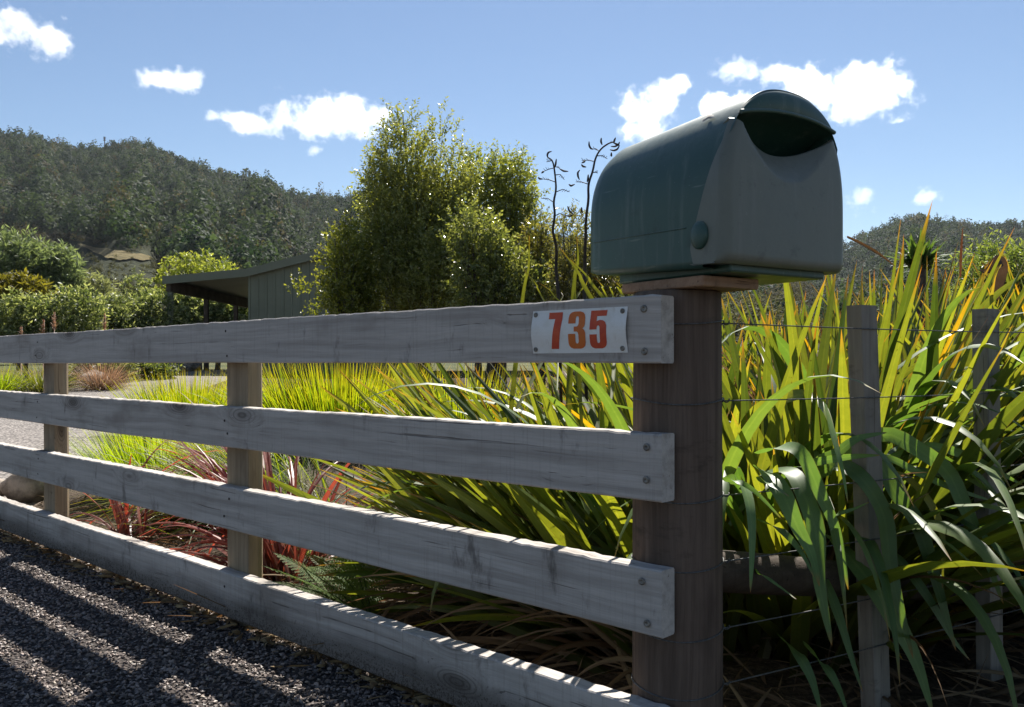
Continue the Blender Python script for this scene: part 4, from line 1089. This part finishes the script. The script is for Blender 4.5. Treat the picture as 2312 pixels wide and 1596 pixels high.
tree('shrub', 'yellow green lower bush against the shed wall', [
    (788,600,42,80,8.2,0.3),(755,565,13,42,8.2,0.1),(765,665,36,50,8.2,0.22),(805,690,46,95,8.2,0.3),(728,705,18,30,8.2,.12),(672,660,15,14,8.2,.06)],
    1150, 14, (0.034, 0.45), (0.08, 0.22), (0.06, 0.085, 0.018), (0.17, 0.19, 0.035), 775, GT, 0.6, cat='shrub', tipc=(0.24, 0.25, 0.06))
tree('shrub', 'pale glossy bush in front of the trees above the number plate', [
    (1085,610,62,120,7.6,0.3),(1125,650,60,110,7.6,0.3),(1050,540,35,75,7.6,0.2),(1190,680,60,80,7.6,0.3)],
    1300, 14, (0.034, 0.48), (0.08, 0.2), (0.06, 0.085, 0.035), (0.16, 0.19, 0.075), 1090, GT, 0.55, cat='shrub', tipc=(0.24, 0.26, 0.12))
tree('shrub', 'narrow bushy shrub left of the first flower stalk', [(1218,560,28,75,8.0,0.15),(1225,640,45,70,8.0,0.2)], 420, 13, (0.036, 0.45), (0.08, 0.2), (0.06, 0.07, 0.025), (0.16, 0.16, 0.05), 1220, GT, 0.6, cat='shrub', tipc=(0.22, 0.2, 0.08))
tree('shrub', 'bronze leaved bush just left of the mailbox', [(1300,560,48,85,7.4,0.25),(1320,640,70,80,7.4,0.25),(1290,690,60,60,7.4,.25),(1400,640,70,80,7.4,.25)], 800, 13, (0.036, 0.40), (0.08, 0.2), (0.06, 0.066, 0.028), (0.15, 0.15, 0.06), 1300, GT, 0.6, cat='shrub', tipc=(0.2, 0.19, 0.1))
# pale garden shrubs on the left, each its own plant
GS = 'pale garden shrubs beyond the drive'
SA, SB, ST = (0.045, 0.07, 0.025), (0.14, 0.175, 0.07), (0.40, 0.43, 0.24)
def shrub(label, px, py, rx, rz, Y, c0=SA, c1=SB, tc=ST, n=714, leaf=(0.085, 0.38), per=10, twig=(0.08, 0.2), name='shrub', mat='shrubleaf', group=GS, extra=(), up=0.45, cat='shrub'):
    zr = rx / F * Y
    bl = [(px, py, rx, rz, Y, zr), (px - rx * .35, py - rz * .35, rx * .6, rz * .6, Y, zr * .6), (px + rx * .4, py - rz * .2, rx * .55, rz * .6, Y - zr * .3, zr * .6), (px + rx * .1, py + rz * .5, rx * .9, rz * .6, Y - zr * .2, zr * .8)] + list(extra)
    return tree(name, label, bl, n, per, leaf, twig, c0, c1, px, group, up, mat, cat, stems=4, shell=0.33, tipc=tc)
shrub('pale shrub at the far left beside the plumes', 55, 730, 62, 62, 17)
shrub('large rounded pale shrub with dark middle', 172, 722, 62, 70, 17.5, n=561)
shrub('small round pale shrub right of the large one', 258, 722, 32, 48, 19, n=289)
shrub('upright pale shrub left of the carport post', 345, 715, 42, 55, 20, n=357)
shrub('low pale shrub between the round and upright shrubs', 304, 730, 34, 52, 19.5, n=289)
shrub('tall cone shaped shrub rising behind the pale row', 312, 692, 40, 78, 24, (0.06, 0.085, 0.035), (0.13, 0.16, 0.07), n=442)
shrub('dome shaped lime green tree behind the carport roof', 450, 650, 88, 74, 30, (0.09, 0.12, 0.02), (0.2, 0.24, 0.04), (0.36, 0.38, 0.1), n=714, leaf=(0.14, 0.4), twig=(0.12, 0.3), name='broadleaf_tree', cat='tree')
shrub('small dome tree behind the carport roof, nearer the shed', 530, 668, 40, 56, 31, (0.09, 0.12, 0.02), (0.2, 0.24, 0.04), (0.36, 0.38, 0.1), n=374, leaf=(0.14, 0.4), twig=(0.12, 0.3), name='broadleaf_tree', cat='tree')
shrub('pale shrub seen through the carport by its first bay', 425, 725, 42, 68, 28, n=340, leaf=(0.17, 0.4))
shrub('pale shrub seen through the carport middle bay', 492, 725, 36, 60, 28.5, n=306, leaf=(0.17, 0.4))
shrub('pale shrub seen through the carport beside the shed wall', 545, 730, 32, 62, 29, n=289, leaf=(0.17, 0.4))
shrub('small olive gold bush at left edge', 45, 675, 68, 52, 26, (0.06, 0.06, 0.012), (0.14, 0.125, 0.018), (0.2, 0.18, 0.03), n=561, leaf=(0.16, 0.35))
GW = 'grey green willows below the hill'
shrub('big grey green willow at left picture edge', 30, 615, 72, 80, 45, (0.06, 0.09, 0.055), (0.13, 0.17, 0.10), (0.2, 0.25, 0.15), n=884, leaf=(0.34, 0.22), twig=(0.3, 0.7), name='willow_tree', group=GW, cat='tree', up=0.6)
shrub('grey green willow in the middle of the willow row', 118, 625, 58, 62, 46, (0.06, 0.09, 0.055), (0.13, 0.17, 0.10), (0.2, 0.25, 0.15), n=714, leaf=(0.34, 0.22), twig=(0.3, 0.7), name='willow_tree', group=GW, cat='tree', up=0.6)
shrub('faded grey green willow right of the willow row', 205, 680, 48, 52, 47, (0.09, 0.10, 0.06), (0.16, 0.18, 0.11), (0.22, 0.24, 0.16), n=578, leaf=(0.34, 0.2), twig=(0.3, 0.7), name='willow_tree', group=GW, cat='tree', up=0.6)
# low planting along the rock bank
shrub('low dark shrub above the rock bank', 330, 838, 60, 20, 16.5, (0.04, 0.06, 0.02), (0.10, 0.13, 0.04), (0.2, 0.22, 0.08), n=221, leaf=(0.1, 0.35), twig=(0.1, 0.25))
shrub('low shrub left of the rock bank', 240, 835, 55, 22, 15.5, (0.06, 0.075, 0.03), (0.13, 0.15, 0.06), (0.26, 0.27, 0.13), n=221, leaf=(0.1, 0.35), twig=(0.1, 0.25))
# right side, beyond the flax
shrub('light green feathery tree at the right edge behind the flax', 2260, 640, 80, 75, 14, (0.07, 0.11, 0.025), (0.15, 0.2, 0.05), (0.24, 0.28, 0.09), n=714, leaf=(0.09, 0.3), twig=(0.15, 0.4), name='broadleaf_tree', group='plants beyond the right flax', cat='tree')
def spiky(label, px, py, Y, n, L):
    q = W(px, py, Y); root = thing('cabbage_tree', label, 'tree', tuple(gp(px, Y)), group='plants beyond the right flax'); h = q[2] - root.location[2]
    m = MB(); az = U(0, 6.28, n); b = np.tile([0, 0, h], (n, 1)) + rng.normal(0, 0.03, (n, 3))
    blades(m, b, az, U(*L, n), U(0.03, 0.05, n), U(0, 1.5, n), U(0.1, 0.8, n), lerpc((0.04, 0.08, 0.03), (0.09, 0.14, 0.05), n), lerpc((0.1, 0.12, 0.05), (0.15, 0.14, 0.06), n), 8, 0.3)
    m.build('crown', M['flax_blue'], root); m = MB(); m.tube(np.array([[0, 0, -0.1], [0.03, 0, h * .5], [0, 0, h]]), [0.09, 0.07, 0.06], 8); m.build('trunk', M['bark'], root, smooth=True)
spiky('dark green spiky headed tree behind the flax, below right hill', 2075, 600, 8.5, 160, (0.16, 0.36))

# buff plumes standing among the left shrubs
for i, (px, py, Y) in enumerate([(48, 738, 15.0), (98, 722, 15.2), (122, 705, 15.4), (236, 708, 15.8)]):
    q = gp(px, Y); root = thing('plume_grass', ['short buff plume at the far left', 'wide buff plume left of the tall one', 'tall buff plume before the large pale shrub', 'single buff plume right of the large pale shrub'][i], 'plume grass', tuple(q), group='buff grass plumes')
    h = W(px, py, Y)[2] - q[2]
    m = MB(); m.tube(np.array([[0, 0, 0], [0, 0, h * .6], [0.02, 0, h]]), [0.008, 0.006, 0.003], 5); m.build('stem', M['dead'], root)
    n = 120; m = MB(); f = U(0.0, 1, n); b = np.stack([np.zeros(n), np.zeros(n), h - 0.32 * (1 - f)], -1)
    blades(m, b, U(0, 6.28, n), U(0.05, 0.14, n) * (1.2 - f), np.full(n, 0.012), U(0.2, 0.7, n), U(0.2, 0.8, n), lerpc((0.28, 0.17, 0.11), (0.42, 0.28, 0.19), n), lerpc((0.35, 0.24, 0.16), (0.5, 0.36, 0.26), n), 4)
    m.build('plume', M['dead'], root)

# ------------------------------------------------------------------ green steel shed with lean-to carport
YS = 20.0
gz = float(g(-7, YS)) - 0.03
shed = thing('carport_shed', 'green steel shed with open lean-to carport on its left', 'shed', (-7.73, YS, gz))
o_ = np.array(shed.location)
def loc(px, py, Y=YS): return W(px, py, Y) - o_
# wall with vertical ribs
xa, xb = loc(560, 0)[0], loc(900, 0)[0]
def roof_py(px): return np.interp(px, [372, 560, 900], [627, 610, 524])
m = MB(); pxs = np.linspace(560, 900, 340); P = []
rib = lambda x: 0.018 * (np.abs(((x / 0.19) % 1.0) - 0.5) < 0.12)
xx = np.array([loc(p, 0)[0] for p in pxs]); zt = np.array([loc(p, roof_py(p) + 8)[2] for p in pxs])
P = np.stack([np.stack([xx, -rib(xx), np.full_like(xx, -0.1)], -1), np.stack([xx, -rib(xx), zt], -1)])
m.grid(P)
# side wall facing the carport, and back part of the building
m.grid(np.array([[(xa, 0, -0.1), (xa, 8, -0.1)], [(xa, 0, zt[0]), (xa, 8, zt[0])]]))
m.grid(np.array([[(xb, 0, -0.1), (xb, 8, -0.1)], [(xb, 0, zt[-1]), (xb, 8, zt[-1])]]))
m.build('wall', M['shed'], shed)
# roof sheet as a slab
def slab(m, p, q, th=0.05, d0=-0.12, d1=8.0):
    (x0, z0), (x1, z1) = p, q
    v = [(x0, d0, z0), (x1, d0, z1), (x1, d1, z1), (x0, d1, z0), (x0, d0, z0 + th), (x1, d0, z1 + th), (x1, d1, z1 + th), (x0, d1, z0 + th)]
    m.add(v, quads=[(0,3,2,1),(4,5,6,7),(0,1,5,4),(1,2,6,5),(2,3,7,6),(3,0,4,7)])
lx = lambda px: (loc(px, 0)[0], loc(px, roof_py(px) + 6)[2])
m = MB(); slab(m, lx(374), lx(560)); slab(m, lx(560), lx(900)); 
rx0, rz0 = lx(900); slab(m, (rx0, rz0), (rx0 + 4.0, rz0 - 1.0))
m.build('roof', M['shed'], shed)
# barge board along the gable edge
m = MB()
for a, b in ((372, 561), (561, 900)):
    x0, z0 = lx(a); x1, z1 = lx(b)
    v = [(x0, -0.15, z0 - 0.10), (x1, -0.15, z1 - 0.10), (x1, -0.125, z1 - 0.10), (x0, -0.125, z0 - 0.10), (x0, -0.15, z0 + 0.08), (x1, -0.15, z1 + 0.08), (x1, -0.125, z1 + 0.08), (x0, -0.125, z0 + 0.08)]
    m.add(v, quads=[(0,3,2,1),(4,5,6,7),(0,1,5,4),(1,2,6,5),(2,3,7,6),(3,0,4,7)])
m.build('barge_board', M['shed'], shed)
# eave beam along the open left side and the posts under it
bz = lx(378)[1]
m = MB(); m.box((-0.06, -0.05, bz - 0.26), (0.04, 8.0, bz - 0.01)); m.build('beam', M['shed_dark'], shed)
m = MB(); m.box((0.06, 7.8, bz - 0.26), (xa - 0.01, 7.9, bz - 0.02)); m.build('beam', M['shed_dark'], shed)
for k, yy in enumerate((0.0, 2.35, 4.75, 7.2)):
    m = MB(); m.box((-0.05, yy, -0.3), (0.05, yy + 0.1, bz - 0.262)); m.build('post', M['shed'] if k == 0 else M['shed_dark'], shed)

# ------------------------------------------------------------------ hills
def vnoise(x, y, seed=0):
    r = np.random.default_rng(seed); T = r.uniform(-1, 1, (64, 64))
    xi = np.floor(x).astype(int); yi = np.floor(y).astype(int); u = x - xi; v = y - yi; u = u * u * (3 - 2 * u); v = v * v * (3 - 2 * v)
    G = lambda a, b: T[a % 64, b % 64]
    return (G(xi, yi) * (1 - u) + G(xi + 1, yi) * u) * (1 - v) + (G(xi, yi + 1) * (1 - u) + G(xi + 1, yi + 1) * u) * v
class Hill:
    def __init__(s, ridge, Yf, Yr, tree_px, seed, px0, px1, foot_z=1.5, amp=14):
        s.rx = [r[0] for r in ridge]; s.ry = [r[1] for r in ridge]; s.Yf, s.Yr, s.tp, s.seed, s.px0, s.px1, s.fz, s.amp = Yf, Yr, tree_px, seed, px0, px1, foot_z, amp
    def pt(s, px, t):
        px = np.asarray(px, float); t = np.asarray(t, float)
        Y = s.Yf + (s.Yr - s.Yf) * t
        zr = EYE + (HZ - np.interp(px, s.rx, s.ry) - s.tp) / F * s.Yr
        tt = np.clip(t, 0, 1); z = s.fz + (zr - s.fz) * tt ** 1.25 - np.clip(t - 1, 0, 1) * 90
        z = z + s.amp * np.sin(np.pi * tt) * (vnoise(px / 120 + 5, tt * 1.4, s.seed) + 0.5 * vnoise(px / 45, tt * 3, s.seed + 1)) * np.minimum(1, (zr - s.fz) / 60)
        return np.stack([(px - CX) / F * Y, Y, z], -1)
def hill_mat(name, a, b):
    t = NT(name); co = t.coord(); n1 = t.noise(co, 0.05, 6, 0.7); n2 = t.noise(co, 0.5, 5, 0.7)
    t.base(t.mix(t.mr(t.math('ADD', t.math('MULTIPLY', n1, .5), t.math('MULTIPLY', n2, .5)), 0.4, 0.6), a, b), 0.95, 0.1); t.bump(n2, 1.0, 1.5); return t.m
M['hill'] = hill_mat('forest_floor', (0.02, 0.026, 0.012), (0.05, 0.055, 0.025))
M['field'] = hill_mat('dry_pasture', (0.13, 0.108, 0.05), (0.21, 0.17, 0.08))
lefth = Hill([(-600,330),(-250,285),(0,297),(55,297),(100,310),(150,325),(190,327),(235,324),(290,313),(330,318),(370,335),(430,365),(480,388),(540,405),(600,425),(660,440),(720,443),(800,446),(900,458),(1050,480),(1200,520),(1320,545),(1500,575),(1800,620),(2000,650)], 110, 620, 20, 1, -600, 2000)
righth = Hill([(1200,640),(1500,600),(1750,570),(1900,552),(1930,540),(1960,522),(2000,510),(2080,488),(2120,497),(2200,508),(2312,502),(2500,480),(2900,520),(3300,600)], 160, 760, 16, 4, 1200, 3300)
for H in (lefth, righth):
    pxs = np.arange(H.px0, H.px1 + 1, 14.0); ts = np.concatenate([np.linspace(-0.02, 1, 60), [1.1, 1.3, 1.6]])
    PX, TT = np.meshgrid(pxs, ts)
    m = MB(); m.grid(H.pt(PX, TT)); tag(m.build('hill', M['hill'], smooth=True), kind='structure')
# straw coloured paddock on the lower slope
FLD_U = ([175, 190, 215, 240, 260, 285, 300, 325, 342], [554, 557, 564, 565, 572, 574, 579, 580, 585]); FLD_L = ([175, 195, 215, 228, 240, 258, 270, 300, 320, 342], [556, 563, 576, 579, 588, 588, 593, 589, 594, 590])
def hill_t_at(H, px, py):
    ts = np.linspace(0.02, 1, 400); p = H.pt(np.full(400, px), ts); y = HZ - (p[:, 2] - EYE) / p[:, 1] * F
    i = np.argmax(y < py); return ts[i]
m = MB(); rows2 = []
for px in np.linspace(175, 342, 30):
    ta, tb = hill_t_at(lefth, px, np.interp(px, *FLD_L)), hill_t_at(lefth, px, np.interp(px, *FLD_U))
    rows2.append(lefth.pt(np.full(10, px), np.linspace(ta, tb + 0.002, 10)) + np.array([0, 0, 0.5]))
m.grid(np.array(rows2)); tag(m.build('field', M['field'], smooth=True), kind='structure')
def forest(H, n, label, rmin, rmax, hk, seed):
    m = MB()
    px = U(-420, 1950, n) if H.px0 < 500 else U(1300, 3100, n); t = U(0.02, 1.04, n) ** 0.85
    P = H.pt(px, t); py = HZ - (P[:, 2] - EYE) / P[:, 1] * F
    infield = (px > 165) & (px < 350) & (py < np.interp(px, *FLD_L) + 9) & (py > np.interp(px, *FLD_U) - 2) & (H is lefth)
    infield &= U(0, 1, n) > 0.10
    scrub = (py > np.interp(px, [0, 150, 260, 350, 500], [520, 545, 560, 590, 640])) & (H is lefth)
    P = P[~infield]; scrub = scrub[~infield]; t = t[~infield]; n = len(P)
    big = vnoise(P[:, 0] / 60, P[:, 1] / 60, seed); r = U(rmin, rmax, n) * (1 + 0.25 * big); r[scrub] *= 0.45
    pyk = HZ - (P[:, 2] - EYE) / P[:, 1] * F; pxk = CX + F * P[:, 0] / P[:, 1]
    if H is lefth: r[(pxk > 160) & (pxk < 360) & (pyk > 560) & (pyk < 665)] *= 0.45
    tall = U(0, 1, n) < 0.18
    hgt = r * U(hk[0], hk[1], n) * np.where(tall, 1.35, 1.0); r = r * np.where(tall, 0.75, 1.0)
    per = 54; N = n * per
    dr = rng.normal(size=(N, 3)); dr[:, 2] = np.abs(dr[:, 2]) * 1.0 - 0.25; dr /= np.linalg.norm(dr, axis=1)[:, None]
    rep = lambda a: np.repeat(a, per, 0)
    rad = U(0.55, 1.05, N)
    shape = np.stack([rep(r) * dr[:, 0], rep(r) * dr[:, 1], rep(hgt) * (0.5 + 0.5 * dr[:, 2])], -1)
    shape[:, :2] *= rad[:, None]; shape[:, 2] *= U(0.8, 1.05, N)
    c = rep(P) + shape
    fc = dr + rng.normal(0, 0.35, (N, 3)); ld = np.cross(fc, rng.normal(size=(N, 3))) + np.array([0, 0, -0.15]); ld /= np.linalg.norm(ld, axis=1)[:, None]
    ln = rep(r) * U(0.25, 0.55, N)
    k = U(0, 1, n)[:, None]; base = np.array((0.012, 0.026, 0.013)) * (1 - k) + np.array((0.068, 0.092, 0.044)) * k
    ol = U(0, 1, n) < 0.10; base[ol] = np.array((0.10, 0.088, 0.045)) * U(0.6, 1, (int(ol.sum()), 1))
    base[scrub] = np.array((0.085, 0.075, 0.035)) * U(0.6, 1.2, (int(scrub.sum()), 1))
    low = (t < 0.25)[:, None]; base = np.where(low, base * np.array([1.15, 1.25, 1.0]), base)
    col = rep(base) * U(0.85, 1.18, (N, 1))
    leafcloud(m, c - ld * (ln * .5)[:, None], ld, ln, ln * 0.8, col, -0.15, fc)
    return tag(m.build('forest', M['forest']), label, 'forest', None, 'stuff')
forest(lefth, 17500, 'dense dark bush covering the hill on the left', 2.2, 4.3, (1.7, 2.8), 21)
forest(righth, 6500, 'dense dark bush covering the low hill on the right', 2.6, 4.8, (1.7, 2.8), 22)
# lone emergent tree and mast on the ridge
def ridge_tree(label, px, top_py, wpx):
    p = lefth.pt(px, 1.0); zt = EYE + (HZ - top_py) / F * p[1]; h = zt - p[2]
    root = thing('ridge_tree', label, 'tree', tuple(p), group='lone trees on the ridge'); m = MB(); m.tube(np.array([[0, 0, 0], [0, 0, h * .95]]), [0.7, 0.3], 6); m.build('trunk', M['bark'], root)
    n = 170; m = MB(); dr = rng.normal(size=(n, 3)); dr /= np.linalg.norm(dr, axis=1)[:, None]; w = wpx / F * p[1] / 2
    c = np.array([0, 0, h * 0.8]) + dr * np.array([w, w, h * 0.22]) * U(0.5, 1, (n, 1)); ln = U(0.9, 2.0, n); leafcloud(m, c, dr, ln, ln * .7, lerpc((0.035, 0.045, 0.02), (0.07, 0.075, 0.03), n)); m.build('crown', M['forest'], root)
ridge_tree('larger emergent tree standing above the ridge line of the left hill', 556, 384, 16)
ridge_tree('small emergent tree right of the larger one on the ridge', 573, 396, 7)
p = lefth.pt(236, 1.0); h = EYE + (HZ - 309) / F * p[1] - p[2]
m = MB(); m.tube(np.array([[0, 0, 0], [0, 0, h]]), [0.35, 0.25], 6); 
for f in (0.8, 0.9, 1.0): m.box((-0.7, -0.5, h * f - 0.5), (0.7, 0.5, h * f))
tag(m.build('mast', M['shed_dark'], loc=tuple(p)), 'small dark mast on the skyline of the left hill', 'mast')

# ------------------------------------------------------------------ clouds: real volumes far off
def cloud(label, blobs, Y, dens=0.014, nscale=0.015, soft=0.6, k=4.2, seed=0.0):
    x0 = min(b[0] - b[2] for b in blobs); x1 = max(b[0] + b[2] for b in blobs); y0 = min(b[1] - b[3] for b in blobs); y1 = max(b[1] + b[3] for b in blobs)
    c = W((x0 + x1) / 2, (y0 + y1) / 2, Y); hx, hz = (x1 - x0) / 2 / F * Y * 1.12, (y1 - y0) / 2 / F * Y * 1.12
    hy = max(hz * 1.2, hx * 0.45)
    bm = bmesh.new(); bmesh.ops.create_icosphere(bm, subdivisions=3, radius=1.25)
    for v in bm.verts:
        v.co.x = max(-1, min(1, v.co.x)) ; v.co.z = max(-1, min(1, v.co.z)); v.co.y = max(-1, min(1, v.co.y))
        v.co = Vector((v.co.x * hx, v.co.y * hy, v.co.z * hz))
    me = bpy.data.meshes.new('cloud'); bm.to_mesh(me); bm.free()
    o = bpy.data.objects.new('cloud', me); C.objects.link(o); o.location = tuple(c)
    t = NT('cloud_vapour'); t.n.remove(t.p)
    co = t.coord(); best = None
    for bx, by, rx, ry in blobs:
        p = W(bx, by, Y) - c; r = (rx / F * Y, max(rx, ry) / F * Y * 0.8, ry / F * Y)
        q = t.mapv(co, tuple(1 / a for a in r), tuple(-a / b for a, b in zip(p, r)))
        ln = t.node('ShaderNodeVectorMath', operation='LENGTH'); t.put(ln.inputs[0], q)
        f = t.math('SUBTRACT', 1.0, ln.outputs['Value']); best = f if best is None else t.math('MAXIMUM', best, f)
    n = t.noise(t.vadd(co, (seed * 311, seed * 97, seed * 53)), nscale, 7, 0.64)
    dn = t.math('ADD', best, t.math('MULTIPLY', t.math('SUBTRACT', n, 0.53), k))
    dn = t.math('MULTIPLY', t.mr(dn, 0.0, soft), dens)
    v = t.node('ShaderNodeVolumePrincipled'); v.inputs['Color'].default_value = (1, 1, 1, 1); v.inputs['Anisotropy'].default_value = 0.55
    t.put(v.inputs['Density'], dn); t.l.new(v.outputs[0], t.out.inputs['Volume'])
    t.m.cycles.volume_step_rate = 0.35 if hasattr(t.m.cycles, 'volume_step_rate') else 1
    me.materials.append(t.m)
    return tag(o, label, 'cloud', 'small white clouds')
cloud('white cloud at the upper left edge of the sky', [(40,70,70,42),(105,88,60,40),(140,110,30,30),(-30,65,60,40)], 2600, seed=1)
cloud('small flat white cloud second from the left', [(375,182,70,26),(420,180,45,18)], 2600, seed=2)
cloud('long white cloud left of the tallest tree', [(740,262,110,46),(820,270,62,36),(660,270,70,36),(565,280,75,22),(510,268,50,16)], 2600, seed=3)
cloud('tall ragged white cloud just left of the mailbox', [(1465,260,66,64),(1500,220,50,40),(1540,190,40,26),(1440,295,50,30)], 2600, seed=4)
cloud('faint small cloud peeking over the mailbox roof', [(1640,240,60,34),(1600,255,40,24)], 2600, dens=0.035, seed=5)
cloud('large white cloud to the upper right of the mailbox', [(1930,215,115,58),(1985,205,75,62),(1830,190,95,40),(1780,175,50,36),(1950,165,45,35)], 2600, seed=6)
cloud('tiny wisp of cloud under the long white cloud', [(706,340,24,13)], 2600, dens=0.012, nscale=0.02, seed=7)
cloud('thin wisp of cloud above and right of the far hill', [(2092,440,34,22)], 2600, dens=0.008, nscale=0.02, seed=8)
cloud('thin wisp of cloud beside the mailbox front', [(1940,455,36,32)], 2600, dens=0.008, nscale=0.02, seed=9)
cloud('thin mottled veil of cloud above the mailbox', [(1665,158,60,28)], 2600, dens=0.006, nscale=0.03, seed=10)

# ------------------------------------------------------------------ the air between here and the hills
m = MB(); m.box((-1750, -320, -1.5), (1750, 1550, 215))
t = NT('haze_air'); t.n.remove(t.p)
v = t.node('ShaderNodeVolumePrincipled'); v.inputs['Color'].default_value = (0.80, 0.88, 1.0, 1); v.inputs['Anisotropy'].default_value = 0.3; v.inputs['Density'].default_value = 0.00006
t.l.new(v.outputs[0], t.out.inputs['Volume'])
tag(m.build('haze', t.m), kind='stuff')
